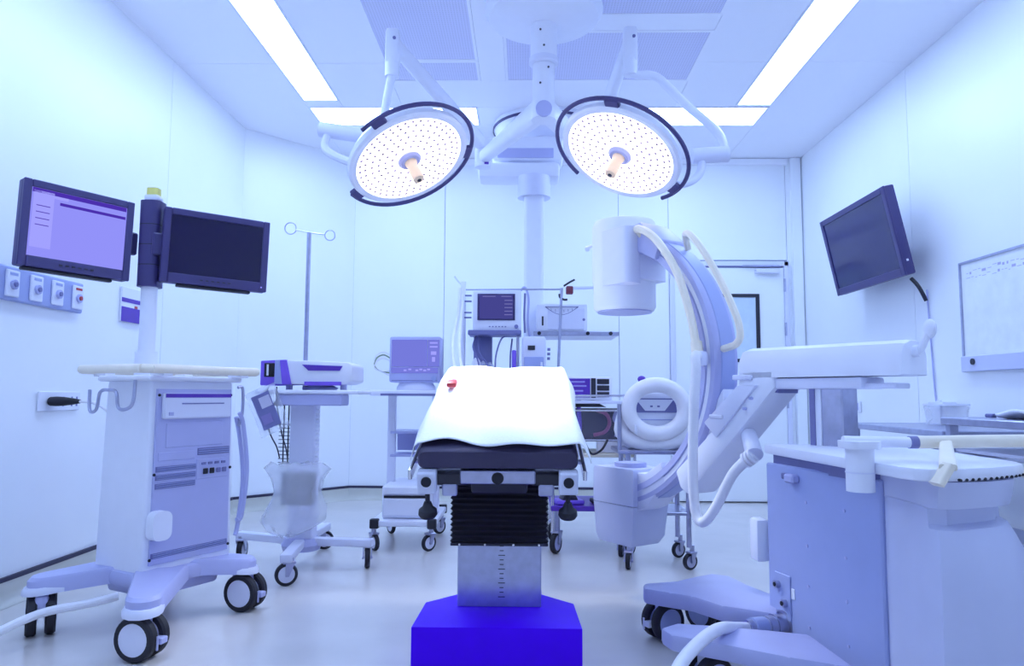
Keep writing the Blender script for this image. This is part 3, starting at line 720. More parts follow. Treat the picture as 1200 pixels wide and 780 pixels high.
# white front shell
m = MB(); rings = []
def shell(z, o, xr_, inset):
    pts = [(-.118, .02), (-.120, -.10), (-.140-o, -.27), (-.158-o, -.355+inset*.3), (-.150-o, -.395+inset), (-.118-o, -.410+inset), (-.05, -.400+inset-o), (.03, -.375+inset-o), (.09, -.345+inset-o), (xr_-.03, -.300+inset-o), (xr_, -.255+inset*.5), (xr_+.008, -.15), (xr_+.012, .02)]
    return [(x, y, z) for x, y in pts]
for z, o, x1, i_ in ((.08, .0, .27, 0), (.30, .006, .255, 0), (.48, .004, .215, 0), (.585, -.004, .165, .01), (.615, -.010, .150, .025), (.624, -.014, .140, .055), (.664, -.014, .135, .055), (.670, -.004, .150, .015), (.700, .0, .155, .006), (.738, .0, .160, .0)):
    rings.append(shell(z, o, x1, i_))
m.loft(rings); fs = K(m, 'front_shell', shellm, 'white moulded front shell')
m = MB(); m.prism([(-.05, .0), (.19, .0), (.235, .38), (-.05, .38)], .10, .705, bev=.015); K(m, 'rear_shell', offw)
# top plate
tp = [(-.228, .436), (-.233, -.36), (-.222, -.41), (-.195, -.432), (-.10, -.425), (.0, -.392), (.09, -.350), (.15, -.310), (.172, -.27), (.20, -.10), (.30, .40)]
m = MB(); m.prism(tp, .742, .775, bev=.008); tpo = K(m, 'top_plate', white, 'white top plate')
m = MB(); m.prism([(-.205, .41), (-.150, -.10), (.15, -.10), (.26, .37)], .700, .744); K(m, 'top_gap', lavd)
edge = [(-.10, -.425), (.0, -.392), (.09, -.350), (.15, -.310)]
for i in range(13):
    x = -.12+.26*i/12
    for (xa, ya), (xb, yb_) in zip(edge, edge[1:]):
        if xa <= x <= xb or (x < -.10 and xa == -.10): y = ya+(yb_-ya)*(x-xa)/(xb-xa); break
    K(MB().cyl((x, y+.006, .746), (x+.001, y-.0015, .746), .0038, n=8), 'vent_hole', black, None, tpo)
m = MB(); m.cyl((-.262, -.238, .695), (-.262, -.238, .815), .036, n=24); pst = K(m, 'handle_post', white)
K(MB().cyl((-.262, -.238, .744), (-.262, -.238, .748), .0375, n=24), 'post_ring', offw, None, pst)
m = MB(); m.prism(rrect(.10, .085, .03, 4, -.262, -.238), .810, .830); K(m, 'post_cap', white, None, pst)
m = MB(); m.tube([(-.30, -.225, .828), (-.23, -.235, .827), (-.15, -.243, .826), (-.10, -.246, .826)], .015, 12); K(m, 'handle_rod', white, None, pst)
K(MB().cyl((-.125, -.245, .826), (-.100, -.246, .826), .0168, n=16), 'handle_grip_ring', lavd, None, pst)
m = MB(); m.tube([(-.102, -.246, .826), (-.06, -.250, .827), (.02, -.258, .829), (.12, -.268, .831), (.20, -.272, .832), (.27, -.25, .832), (.31, -.18, .832)], .0175, 12); hd_ = K(m, 'push_handle', cream, 'cream push handle')
for x, y, dx, dy in ((-.192, -.444, .170, .195), (.150, -.325, .105, .06)):
    m = MB(); taper(m, (x, y, .738), (x+.034, y-.002, .786), .048, .018, .042, .018); taper(m, (x+.030, y-.004, .779), (x+dx, y+dy, .826), .040, .016, .030, .022); K(m, 'handle_bracket', cream, None, hd_)
    K(MB().cyl((x+.012, y, .752), (x+.014, y-.016, .752), .007, n=10), 'bracket_screw', black, None, hd_)
# small box on the far side and floor legs
m = MB(); m.box((-.235, .475, .43), (.05, .07, .15), bev=.012); K(m, 'hand_switch_box', white)
m = MB(); m.prism([(-.17, .40), (-.08, -.30), (.14, -.24), (.20, .36)], .08, .17, bev=.01); K(m, 'base_plate', lavd)
lg = MB()
def footleg(pts, z0, z1): return MB().prism(pts, z0, z1, bev=.014)
f1 = obj('floor_leg', footleg([(.86, 2.55), (.96, 2.72), (.88, 2.93), (.85, 3.06), (.78, 3.10), (.70, 3.05), (.60, 2.97), (.47, 2.93), (.46, 2.86), (.55, 2.80), (.62, 2.76), (.70, 2.64)], .150, .212), lav, xr, W)
f2 = obj('floor_leg', footleg([(.92, 2.08), (.90, 2.36), (.78, 2.40), (.62, 2.44), (.50, 2.46), (.44, 2.41), (.46, 2.34), (.60, 2.26), (.76, 2.16)], .150, .205), lav, xr, W)
WMx = WM[xr.as_pointer()].inverted()
def cw(x, y, h, r, a, **k):
    p = WMx @ Vector((x, y, 0)); caster(xr, p.x, p.y, h, r, a-CA, **k)
cw(.545, 2.93, .17, .072, .5, w=.05, twin=True, hubm=lav2, forkm=offw, cap=True); cw(.745, 3.06, .17, .072, -.9, w=.05, twin=True, hubm=lav2, forkm=offw, cap=True)
cw(.575, 2.36, .17, .072, .5, w=.05, twin=True, hubm=lav2, forkm=offw); cw(1.08, 2.06, .09, .04, 1.2, w=.04, twin=True, hubm=lav2, forkm=offw); cw(1.26, 2.12, .09, .04, 1.2, w=.04, twin=True, hubm=lav2, forkm=offw)

# ================================================================== CONTRAST INJECTOR STAND
ix, iy = -1.235, 4.07
st = thing('equipment_stand', 'white column stand on crossed legs with a shelf and drip hooks', 'stand', (ix, iy, 0))
m = MB(); m.prism(rrect(.145, .10, .012, 3), .14, .95); cl = obj('column', m, offw, st)
for i in range(22): obj('rack_tooth', MB().box((.080, -.03, .34+i*.026), (.016, .02, .010)), white, cl)
for i in range(18): obj('comb_wire', MB().cyl((-.135, -.035, .42+i*.021), (-.07, -.035, .42+i*.021), .0022, n=6), blackp, cl)
for x in (-.082, -.108): obj('comb_post', MB().cyl((x, -.035, .38), (x, -.035, .90), .004, n=8), blackp, cl)
m = MB(); m.box((.06, -.02, .957), (.56, .34, .022), bev=.006); sh_ = obj('shelf', m, white, st)
m = MB(); m.box((.07, -.10, .915), (.36, .16, .062), bev=.006); obj('shelf_bracket', m, lav, sh_)
m = MB(); m.cyl((-.10, -.15, .905), (-.10, -.15, .93), .010, n=10); m.lathe([(0, .88), (.03, .882), (.034, .893), (.026, .905), (0, .907)], 16, Matrix.Translation((-.10, -.15, 0))); obj('shelf_knob', m, black, sh_)
m = MB(); m.cyl((-.045, .12, .95), (-.045, .12, 1.90), .0125, n=14); ip = obj('drip_pole', m, steel, st)
m = MB(); m.tube([(-.125, .12, 1.915), (-.045, .12, 1.90), (.045, .12, 1.888)], .004, 8); obj('hook_bar', m, steel, ip)
for cx, cz, r in ((-.158, 1.925, .034), (.078, 1.883, .030)):
    obj('hook_ring', MB().tube([(cx+r*math.cos(a*PI/6), .12+.004*a/6, cz+r*math.sin(a*PI/6)) for a in range(12)], .0035, 8, 3, closed=True), steel, ip)
obj('hub', MB().lathe([(0, .09), (.10, .09), (.11, .12), (.09, .155), (0, .16)], 24), lav, st)
for wx, wy in ((.055, -.42), (.375, -.035), (-.385, .14), (.01, .43)):
    L_ = math.hypot(wx, wy); a = math.atan2(wy, wx)
    m = MB(); m.box((L_/2+.02, 0, .135), (L_+.02, .06, .042), bev=.008, M=Matrix.Rotation(a, 4, 'Z')); obj('floor_leg', m, offw, st)
    caster(st, wx, wy, .135, .056, a+1.9, .028, False, offw, steel)
# printer-like unit
iu = thing('injector_unit', 'white and purple desktop medical unit on the stand shelf', 'medical device', (ix+.06, iy-.03, .970))
m = MB(); m.prism_xz([(-.245, .03), (-.245, .155), (-.10, .160), (.22, .150), (.245, .13), (.245, .045), (.20, .028)], -.15, .13, bev=.010); obj('housing', m, white, iu)
m = MB(); m.prism_xz([(-.255, .022), (-.255, .155), (-.115, .162), (-.085, .028)], -.158, .135, bev=.006); fr_ = obj('purple_front', m, purplep, iu, label='purple end section')
obj('front_well', MB().box((-.205, -.160, .105), (.055, .008, .075), bev=.003), black, fr_)
obj('well_post', MB().box((-.212, -.165, .105), (.010, .008, .06)), white, fr_); obj('end_bezel', MB().prism_xz([(-.175, .03), (-.175, .158), (-.15, .158), (-.135, .03)], -.163, -.150), lav2, fr_)
obj('top_stripe', MB().prism_xz([(-.03, .135), (.19, .128), (.175, .103), (.005, .103)], -.156, -.148), violet, iu)
obj('lower_stripe', MB().box((.085, -.152, .033), (.20, .006, .020)), purplep, iu)
for x in (-.12, .18): obj('foot', MB().cyl((x, -.08, .0), (x, -.08, .030), .018, n=12), lav, iu)
m = MB(); m.lathe([(0, 0), (.09, 0), (.10, .012), (.06, .030), (0, .030)], 24, Matrix.Translation((.02, .03, 0))); obj('swivel_base', m, lav, iu)
# cables dropping from the unit
uc = obj('unit_cable', MB().tube([(-1.38, 3.875, .985), (-1.39, 3.86, .90), (-1.37, 3.88, .75), (-1.34, 3.92, .66), (-1.33, 3.94, .60)], .004, 6), blackp); tag(uc, 'thin black cable hanging from the purple unit, farther left', 'cable')
uc = obj('unit_cable', MB().tube([(-1.335, 3.875, .985), (-1.33, 3.87, .90), (-1.31, 3.90, .74), (-1.295, 3.93, .66), (-1.29, 3.95, .60)], .004, 6), blackp); tag(uc, 'thin black cable hanging from the purple unit, nearer the column', 'cable')
# leaflet pouch
LF = Matrix.Translation((-1.375, 3.86, .86)) @ Matrix.Rotation(math.radians(-24), 4, 'Y')
lp = thing('leaflet_pouch', 'clear pouch with a printed leaflet hanging from the stand', 'pouch'); lp.matrix_basis = LF; WM[lp.as_pointer()] = LF
m = MB(); m.grid(lambda u, v: ((u-.5)*.17, .01*math.sin(u*5+v*3), (v-.5)*.25), 8, 10); o_ = obj('sleeve', m, plasticbag, lp, angle=180)
m = MB(); m.box((-.005, -.010, .0), (.10, .003, .19)); lf_ = obj('leaflet', m, lavd, lp)
obj('leaflet_photo', MB().box((.01, -.0125, .045), (.06, .002, .06)), mat('print_pale', (.62, .60, .74), .5), lf_); obj('leaflet_photo', MB().box((-.015, -.0125, -.045), (.055, .002, .05)), mat('print_mid', (.26, .22, .48), .5), lf_)
# plastic bag on the column
pb = thing('plastic_bag', 'translucent plastic bag with a grey box hung low on the stand column', 'bag', (ix+.01, iy-.17, .20))
def bag(z, w_, d_, seed):
    return [(w_*math.cos(a)*(1+.16*math.sin(3*a+seed)+.10*math.sin(7*a+seed*3))-.05*max(0, .16-z)/.16, d_*math.sin(a)*(1+.15*math.sin(4*a+seed)), z+.012*math.sin(5*a+seed)) for a in [2*PI*i/28 for i in range(28)]]
m = MB(); m.loft([bag(z, w_, d_, s_) for z, w_, d_, s_ in ((0, .05, .04, .3), (.03, .12, .06, .6), (.08, .17, .075, 1.0), (.15, .16, .085, 1.3), (.22, .125, .08, 1.5), (.29, .13, .075, 1.9), (.34, .165, .06, 2.3), (.375, .12, .04, 2.6))])
obj('film', m, plasticbag, pb, angle=180)
m = MB(); m.box((.02, -.012, .245), (.17, .06, .17), bev=.006); obj('box_inside', m, mat('box_grey', (.30, .30, .32), .6), pb)

# ================================================================== MONITOR TROLLEY
mt_ = thing('monitor_trolley', 'white trolley with drawers below and a patient monitor on top', 'trolley', (-.735, 4.74, 0))
m = MB(); m.box((.0, -.02, .955), (.44, .56, .035), bev=.008); to_ = obj('top', m, white, mt_)
obj('top_edge', MB().box((.03, -.305, .945), (.36, .012, .014)), lavd, to_)
for x in (-.135, .155): obj('upright', MB().box((x, .02, .56), (.05, .05, .78), bev=.006), offw, mt_)
for z in (.70, .55): obj('mid_shelf', MB().box((.01, .10, z), (.30, .22, .016), bev=.003), lav, mt_)
obj('back_board', MB().box((.01, .20, .64), (.28, .014, .14), bev=.003), lav, mt_)
m = MB(); m.box((.0, .0, .285), (.285, .46, .195), bev=.006); bd = obj('drawer_box', m, white, mt_)
for z, h_ in ((.355, .045), (.255, .105)): obj('drawer', MB().box((0, -.236, z), (.268, .018, h_), bev=.004), white, bd)
obj('drawer_gap', MB().box((0, -.232, .318), (.262, .012, .014)), black, bd)
m = MB(); m.box((0, 0, .165), (.40, .60, .035), bev=.008); obj('base', m, white, mt_)
for x, y in ((-.165, -.27), (.165, -.27), (-.165, .28), (.165, .28)):
    obj('corner_bumper', MB().box((x*1.06, y*1.07, .165), (.055, .045, .058), bev=.008), black, mt_)
    caster(mt_, x-.01, y, .14, .050, .8 if x > 0 else 2.2, .024, False, offw, steel)
pm_ = thing('patient_monitor', 'grey patient monitor with lilac screen on the white trolley', 'monitor', (-.70, 4.60, .974))
m = MB(); m.box((0, .06, .195), (.325, .16, .292), bev=.012); obj('housing', m, lav, pm_)
m = MB(); m.lathe([(0, 0), (.12, 0), (.12, .02), (.10, .05), (0, .05)], 24, Matrix.Translation((0, .06, 0)) @ Matrix.Diagonal((1.05, .6, 1, 1))); obj('foot', m, offw, pm_)
s = obj('screen', MB().box((-.035, -.021, .235), (.225, .006, .17)), scr_mid, pm_, label='lilac screen')
sd = obj('side_keys', MB().box((.12, -.021, .235), (.072, .006, .17)), scr_mid, pm_)
for z, w_, h_ in ((.30, .05, .010), (.275, .05, .010), (.235, .035, .022), (.195, .02, .03)): obj('key', MB().box((.12, -.0255, z), (w_, .002, h_)), scr_soft, sd)
tr_ = obj('key_strip', MB().box((0, -.021, .125), (.295, .006, .036)), scr_mid, pm_)
for i, x in enumerate((-.06, -.03, .015, .04, .065, .09)): obj('readout', MB().box((x, -.0255, .125+.006*(i % 2)), (.018, .002, .010)), scr_soft, tr_)
obj('dial', MB().cyl((.125, -.02, .075), (.125, -.036, .075), .017, n=18), lav2, pm_); obj('handle_recess', MB().box((0, -.021, .060), (.29, .004, .004)), lavd, pm_)
for k, (dz, mm) in enumerate(((.0, green), (.02, hosew), (-.02, hosew))):
    obj('lead_wire', MB().tube([(-.16, .04, .20+dz), (-.21, .03, .225+dz), (-.255, .02, .20+dz), (-.262, .02, .15+dz*.5), (-.22, .03, .12), (-.165, .04, .11+dz)], .005, 6), mm, pm_)

# ================================================================== ANAESTHESIA MACHINE
am = thing('anaesthesia_machine', 'anaesthesia machine with rail, display and vaporiser behind the table head', 'anaesthesia machine', (-.12, 5.25, 0))
def AW(mb, name, m_, lab=None, par=None): return obj(name, mb, m_, par or am, W, lab)
AW(MB().box((-.12, 5.30, .56), (.56, .50, .88), bev=.015), 'cabinet', offw)
cab = MB()
for i, z in enumerate((.30, .50, .70)): AW(MB().box((-.12, 5.045, z), (.50, .016, .17), bev=.006), 'drawer', white)
AW(MB().box((-.13, 5.17, 1.055), (.64, .46, .03), bev=.006), 'worktop', lavd)
for x in (-.36, .12):
    for y in (5.10, 5.50): caster(am, x+.12, y-5.25, .13, .05, .7, .026, False, offw, steel)
AW(MB().box((-.30, 5.18, 1.22), (.13, .12, .33), bev=.01), 'support_column', lavd)
AW(MB().box((-.21, 5.06, 1.375), (.37, .20, .035), bev=.006), 'display_tray', lavd)
dm = AW(MB().box((-.195, 5.06, 1.530), (.335, .14, .285), bev=.012), 'display', white, 'white vital signs display')
AW(MB().box((-.20, 4.986, 1.555), (.262, .010, .185), bev=.002), 'display_bezel', bezel, None, dm)
s = AW(MB().box((-.20, 4.979, 1.555), (.232, .006, .165)), 'display_screen', scr_dim, None, dm)
for z, x, w_ in ((1.628, -.13, .07), (1.60, -.115, .055), (1.575, -.115, .055), (1.55, -.115, .055), (1.525, -.115, .055), (1.50, -.115, .055), (1.628, -.25, .09)): AW(MB().box((x, 4.9755, z), (w_, .001, .004)), 'trace', scr_line, None, dm)
for i in range(6): AW(MB().box((-.245+i*.022, 4.987, 1.418), (.010, .006, .007)), 'button', lavd, None, dm)
AW(MB().cyl((-.06, 4.99, 1.418), (-.06, 4.975, 1.418), .014, n=16), 'knob', lavd, None, dm)
AW(MB().cyl((-.435, 5.05, 1.05), (-.435, 5.05, 1.74), .018, n=14), 'left_pole', white)
AW(MB().cyl((.225, 5.0, .95), (.255, 5.0, 1.69), .010, n=12), 'drip_pole', steel)
AW(MB().cyl((-.43, 5.05, 1.685), (.255, 5.02, 1.685), .006, n=10), 'cross_rail', steel)
AW(MB().box((-.05, 5.09, 1.38), (.022, .03, .62), bev=.006), 'mid_pole', white)
AW(MB().tube([(-.03, 5.05, 1.68), (.0, 5.04, 1.70), (.025, 5.04, 1.62), (.02, 5.05, 1.45), (.04, 5.06, 1.33)], .008, 8), 'gas_tube', lav)
AW(MB().tube([(.0, 5.05, 1.66), (-.005, 5.05, 1.50), (.0, 5.05, 1.38)], .007, 8), 'gas_tube', lavd)
vp = AW(MB().box((.062, 5.03, 1.215), (.165, .14, .27), bev=.02), 'vaporiser', offw, 'off-white vaporiser block')
AW(MB().box((.062, 4.955, 1.145), (.135, .012, .125), bev=.004), 'vaporiser_plate', lav2, None, vp); AW(MB().box((.045, 4.957, 1.27), (.05, .008, .03)), 'vaporiser_window', blackp, None, vp)
AW(MB().tube([(.115, 4.945, 1.17), (.11, 4.935, 1.12), (.08, 4.935, 1.105)], .007, 8), 'vaporiser_lever', white, None, vp)
for i in range(3): AW(MB().cyl((.155, 4.97+.03*i, 1.26-.03*i), (.175, 4.97+.03*i, 1.26-.03*i), .010, n=10), 'port', lavd, None, vp)
AW(MB().box((-.075, 5.0, 1.17), (.03, .03, .17), bev=.006), 'purple_lever', purplep)
# absorber canister cluster
for i, (x, z) in enumerate(((-.335, 1.17), (-.285, 1.15), (-.24, 1.14))):
    AW(MB().lathe([(0, 0), (.028, 0), (.030, .01), (.030, .10), (.022, .115), (.012, .13), (0, .132)], 18, Matrix.Translation((x, 4.99, z-.10))), 'canister', plasticbag if i else hosew)
for pts in ([(-.34, 5.08, 1.37), (-.36, 5.0, 1.28), (-.33, 4.97, 1.20), (-.30, 4.96, 1.10)], [(-.32, 5.08, 1.37), (-.32, 4.99, 1.25), (-.26, 4.97, 1.16), (-.22, 4.96, 1.09)], [(-.10, 5.1, 1.36), (-.16, 5.02, 1.34), (-.20, 5.0, 1.22), (-.205, 5.0, 1.08)], [(-.09, 5.1, 1.34), (-.10, 5.0, 1.22), (-.10, 5.0, 1.08)]):
    AW(MB().tube(pts, .006, 8), 'flow_tube', lavd)
# white breathing tubes hanging from the rail on the left
for x0, x1 in ((-.455, -.50), (-.43, -.455)):
    AW(MB().tube([(x0, 5.02, 1.69), (x0-.005, 4.95, 1.50), (x1+.02, 4.80, 1.30), (x1+.05, 4.55, 1.16), (x1+.09, 4.30, 1.08)], .011, 8, 8, ribs=.12), 'breathing_tube', hosew)
for z in (1.64, 1.60, 1.52, 1.485): AW(MB().box((-.40, 5.03, z), (.05, .02, .010), bev=.002), 'tube_clip', lavd)
AW(MB().tube([(-.50, 5.05, 1.78), (-.46, 5.05, 1.73), (-.43, 5.05, 1.72)], .006, 8), 'hook', offw)
# clamp with red handle on the rail
rcl = thing('screw_clamp', 'dark red clamp at the end of the anaesthesia rail', 'clamp', (.30, 5.0, 1.655))
obj('jaw', MB().box((.01, 0, .02), (.05, .05, .055), bev=.008), mat('dark_red', (.20, .03, .06), .45), rcl)
obj('lever', MB().tube([(-.03, 0, .05), (.01, -.01, .075), (.045, 0, .095)], .007, 8), blackp, rcl); obj('hook', MB().tube([(-.06, 0, -.005), (-.055, 0, -.03), (-.03, 0, -.045), (-.005, 0, -.045)], .008, 8), blackp, rcl)
# box on the pendant shelf
vb = thing('ventilator_box', 'white box with curved dial scale on the pendant shelf', 'medical device', (.26, 5.20, 1.393))
obj('housing', MB().box((0, 0, .10), (.36, .24, .195), bev=.012), white, vb)
pts = [(-.115+.23*i/12, -.123, .175-.055*math.sin(PI*i/12)) for i in range(13)]
dl = obj('dial_scale', MB().tube(pts, .003, 6), lavd, vb); obj('dial_line', MB().box((0, -.123, .176), (.235, .004, .004)), lavd, dl)
for i in range(6): obj('dial_tick', MB().box((-.075+i*.03, -.123, .155-.012*(1-abs(i-2.5)/2.5)), (.004, .004, .018)), lavd, dl)
obj('slot', MB().box((-.135, -.122, .075), (.012, .006, .065)), blackp, vb); obj('button', MB().cyl((.155, -.118, .085), (.155, -.126, .085), .010, n=12), lavd, vb); obj('face_plate', MB().box((0.03, -.122, .09), (.26, .006, .15), bev=.002), offw, vb)

# ================================================================== ELECTROSURGERY CART (right behind the table)
ec = thing('surgery_cart', 'chrome framed cart with dark canister bay right behind the operating table', 'trolley', (.42, 4.62, 0))
def EW(mb, name, m_, lab=None, par=None): return obj(name, mb, m_, par or ec, W, lab)
for x in (.17, .665):
    for y in (4.42, 4.84): EW(MB().cyl((x, y, .13), (x, y, .955 if x > .5 else .90), .011, n=12), 'post', chrome)
EW(MB().box((.42, 4.63, .905), (.50, .44, .018), bev=.003), 'top_shelf', offw)
for z in (.945, .855, .675): EW(MB().cyl((.17, 4.42, z), (.665, 4.42, z), .007, n=10), 'front_rail', chrome)
EW(MB().cyl((.665, 4.42, .945), (.665, 4.84, .945), .007, n=10), 'side_rail', chrome)
EW(MB().box((.42, 4.63, .585), (.50, .44, .022), bev=.003), 'middle_shelf', cream)
EW(MB().box((.42, 4.63, .27), (.52, .46, .030), bev=.004), 'bottom_shelf', violet, 'purple bottom shelf')
for x, y in ((.19, 4.44), (.64, 4.44), (.19, 4.82), (.64, 4.82)): caster(ec, x-.42, y-4.62, .25, .062, 1.1, .030, False, lav, steel)
# canister bay: dark case with front pane, tubes inside
bay = EW(MB().box((.42, 4.70, .765), (.47, .26, .195), bev=.004), 'canister_bay', blackp, 'dark canister bay')
EW(MB().tube([(.43, 4.555, .70), (.50, 4.55, .72), (.53, 4.55, .775), (.51, 4.55, .83), (.45, 4.555, .855)], .012, 8), 'red_tube', mat('tube_pink', (.50, .12, .25), .4), None, bay)
EW(MB().tube([(.57, 4.555, .69), (.585, 4.55, .76), (.56, 4.55, .80), (.575, 4.555, .85)], .012, 8), 'clear_tube', lav, None, bay)
EW(MB().tube([(.34, 4.53, .94), (.335, 4.50, .86), (.34, 4.50, .74), (.32, 4.52, .68)], .014, 8), 'purple_tube', purplep, None, bay); EW(MB().tube([(.31, 4.53, .92), (.305, 4.50, .84), (.315, 4.51, .70)], .010, 8), 'purple_tube', violet, None, bay)
EW(MB().box((.42, 4.455, .765), (.47, .004, .19)), 'pane', glassm, None, bay)
EW(MB().prism_xz([(.28, .875), (.50, .875), (.44, .905), (.30, .905)], 4.45, 4.60), 'keyboard_flap', blackp)
eu = thing('electrosurgical_unit', 'white generator with purple display panel on the chrome cart', 'medical device', (.385, 4.62, .914))
obj('housing', MB().box((0, 0, .075), (.31, .30, .145), bev=.008), white, eu)
pn_ = obj('display_panel', MB().box((-.055, -.152, .078), (.145, .006, .115)), violet, eu, label='purple display panel')
for z, w_ in ((.115, .10), (.09, .12), (.06, .08)): obj('display_line', MB().box((-.065, -.1555, z), (w_, .002, .010)), scr_mid, pn_)
obj('dark_strip', MB().box((.038, -.152, .078), (.028, .006, .12)), blackp, eu)
for z in (.118, .078, .038): obj('socket_block', MB().box((.098, -.152, z), (.075, .008, .032), bev=.002), blackp, eu)
for k, (x, y, lb) in enumerate(((.27, 4.50, 'purple foot pedal on the cart bottom shelf, nearer the table'), (.50, 4.52, 'dark foot pedal on the cart bottom shelf, farther right'))):
    fp = thing('foot_pedal', lb, 'foot pedal', (x, y, .286), .2, 'foot pedals on the cart')
    obj('pedal_base', MB().box((0, 0, .014), (.17, .13, .026), bev=.006), purplep if k == 0 else blackp, fp); obj('pedal_plate', MB().prism_xz([(-.05, .026), (.05, .026), (.035, .055), (-.035, .06)], -.05, .05, bev=.006), blackp, fp)
pk = thing('supply_box', 'small white supply box on the cart middle shelf', 'box', (.53, 4.53, .597))
obj('carton', MB().box((0, 0, .035), (.16, .12, .068), bev=.003), white, pk); obj('lid', MB().box((0, 0, .072), (.165, .125, .008), bev=.002), offw, pk)
cbx = obj('black_cable', MB().tube([(.36, 4.40, .67), (.40, 4.37, .60), (.46, 4.38, .62), (.50, 4.40, .68)], .007, 8), blackp); tag(cbx, 'black cable loop hanging below the canister bay', 'cable')

# ================================================================== WARMING UNIT ON A STEEL STAND
ws = thing('steel_trolley', 'narrow steel trolley behind the C-arm carrying the white hose unit', 'trolley', (.74, 4.21, 0))
for x in (-.165, .165):
    for y in (-.15, .15): obj('post', MB().cyl((x, y, .12), (x, y, .63), .014, n=14), steel, ws); caster(ws, x*1.02, y, .13, .045, 1.3 if x < 0 else .5, .024, False, steel, steel)
obj('top_shelf', MB().box((-.012, 0, .635), (.42, .36, .022), bev=.004), steel, ws); obj('hose_post', MB().cyl((-.212, -.15, .64), (-.212, -.15, .90), .012, n=14), steel, ws); obj('lower_shelf', MB().box((0, 0, .30), (.36, .32, .018), bev=.003), steel, ws)
for y in (-.15, .15): obj('cross_bar', MB().cyl((-.165, y, .44), (.165, y, .44), .008, n=10), steel, ws)
wu = thing('warming_unit', 'white patient warming unit wrapped in its coiled white hose', 'warming unit', (.735, 4.21, .647))
m = MB(); m.prism_xz([(-.15, .0), (.15, .0), (.17, .08), (.155, .26), (.12, .32), (-.12, .32), (-.155, .26), (-.17, .08)], -.09, .14, bev=.015); obj('housing', m, white, wu)
fp_ = obj('dark_face', MB().prism_xz([(-.125, .205), (.125, .205), (.115, .285), (-.115, .285)], -.098, -.088), lavd, wu)
obj('control_panel', MB().prism_xz([(-.055, .215), (.055, .215), (.105, .278), (-.105, .278)], -.103, -.096), white, fp_)
for x in (-.02, .02): obj('indicator', MB().box((x, -.104, .240), (.014, .003, .010)), lavd, fp_)
obj('drawer_line', MB().box((0, -.0915, .165), (.24, .004, .006)), lav, wu)
pts = [(.155*math.cos(2*PI*i/16), -.155, .225+.135*math.sin(2*PI*i/16)) for i in range(16)]
hs = obj('hose_coil', MB().tube(pts, .042, 14, 6, closed=True, ribs=.03), hosew, wu, label='thick white hose coil')
pts = [(-.17, -.10, .20), (-.19, -.11, .10), (-.12, -.12, .045), (.0, -.12, .03), (.12, -.12, .055), (.18, -.10, .13), (.20, -.05, .26)]
obj('hose_tail', MB().tube(pts, .040, 14, 8, ribs=.03), hosew, wu)
obj('hose_tie', MB().box((-.125, -.20, .115), (.014, .02, .05), bev=.003), white, wu)
obj('top_knob', MB().sphere((-.06, -.02, .395), .024, (1, 1, .8)), violet, wu); obj('knob_stem', MB().cyl((-.06, -.02, .31), (-.06, -.02, .39), .010, n=10), white, wu)

# ================================================================== RIGHT WALL
TVF = Matrix.Translation((2.36, 5.435, 1.70)) @ Matrix.Rotation(-PI/2, 4, 'Z') @ Matrix.Rotation(math.radians(12), 4, 'X')
tv = thing('wall_screen', 'large dark flat screen tilted forward on the right wall', 'screen'); tv.matrix_basis = TVF; WM[tv.as_pointer()] = TVF
Lt, Ht = .97, .575
obj('housing', MB().box((Lt/2, .035, Ht/2), (Lt, .06, Ht), bev=.010), bezel, tv)
bz = MB()
for x in (.02, Lt-.02): bz.box((x, .0, Ht/2), (.04, .014, Ht), bev=.003)
bz.box((Lt/2, 0, Ht-.02), (Lt-.08, .014, .04), bev=.003); bz.box((Lt/2, 0, .025), (Lt-.08, .014, .05), bev=.003); obj('bezel', bz, bezel, tv)
obj('glass', MB().box((Lt/2, .003, Ht/2+.005), (Lt-.075, .005, Ht-.085)), mat('tv_glass', (.024, .022, .115), .16), tv)
obj('logo_mark', MB().box((Lt+.001, .03, .09), (.003, .014, .014), bev=.001), white, tv)
obj('wall_mount', MB().box((Lt/2, .11, Ht/2-.05), (.30, .10, .25), bev=.01), lavd, tv)
pc = obj('screen_cord', MB().tube([(2.46, 4.60, 1.70), (2.49, 4.57, 1.64), (2.528, 4.56, 1.55)], .012, 8), blackp); tag(pc, 'short black cord below the wall screen', 'cord')
cd_ = obj('wall_conduit', MB().tube([(2.534, 4.56, 1.62), (2.534, 4.54, 1.30), (2.534, 4.52, 1.0), (2.534, 4.51, .92)], .005, 8), lav); tag(cd_, 'thin grey cord dropping down the wall below the screen', 'cord')
wbF = Matrix.Translation((XR-.002, 4.19, 1.09)) @ Matrix.Rotation(-PI/2, 4, 'Z')
wbd = thing('whiteboard', 'framed whiteboard with faint notes on the right wall', 'whiteboard'); wbd.matrix_basis = wbF; WM[wbd.as_pointer()] = wbF
Lw, Hw = 1.25, .63
obj('board', MB().box((Lw/2, -.008, Hw/2), (Lw, .014, Hw)), mat('board_white', (.84, .86, .86), .15), wbd)
fb = MB()
for x in (.006, Lw-.006): fb.box((x, -.012, Hw/2), (.012, .024, Hw))
fb.box((Lw/2, -.012, Hw-.006), (Lw-.024, .024, .012)); obj('frame', fb, steel, wbd)
ty_ = obj('tray', MB().box((Lw/2, -.018, .045), (Lw, .034, .088), bev=.004), shellm, wbd); obj('tray_magnet', MB().cyl((.115, -.035, .055), (.115, -.042, .055), .018, n=16), blackp, ty_)
rr_ = random.Random(4)
sc = MB()
for row, (z, x0, x1) in enumerate(((.565, .06, .62), (.53, .06, .55), (.545, .70, 1.1))):
    x = x0
    while x < x1:
        l_ = rr_.uniform(.012, .035); sc.box((x+l_/2, -.0155, z+rr_.uniform(-.008, .008)), (l_, .001, rr_.choice((.003, .003, .014)))); x += l_+rr_.uniform(.008, .02)
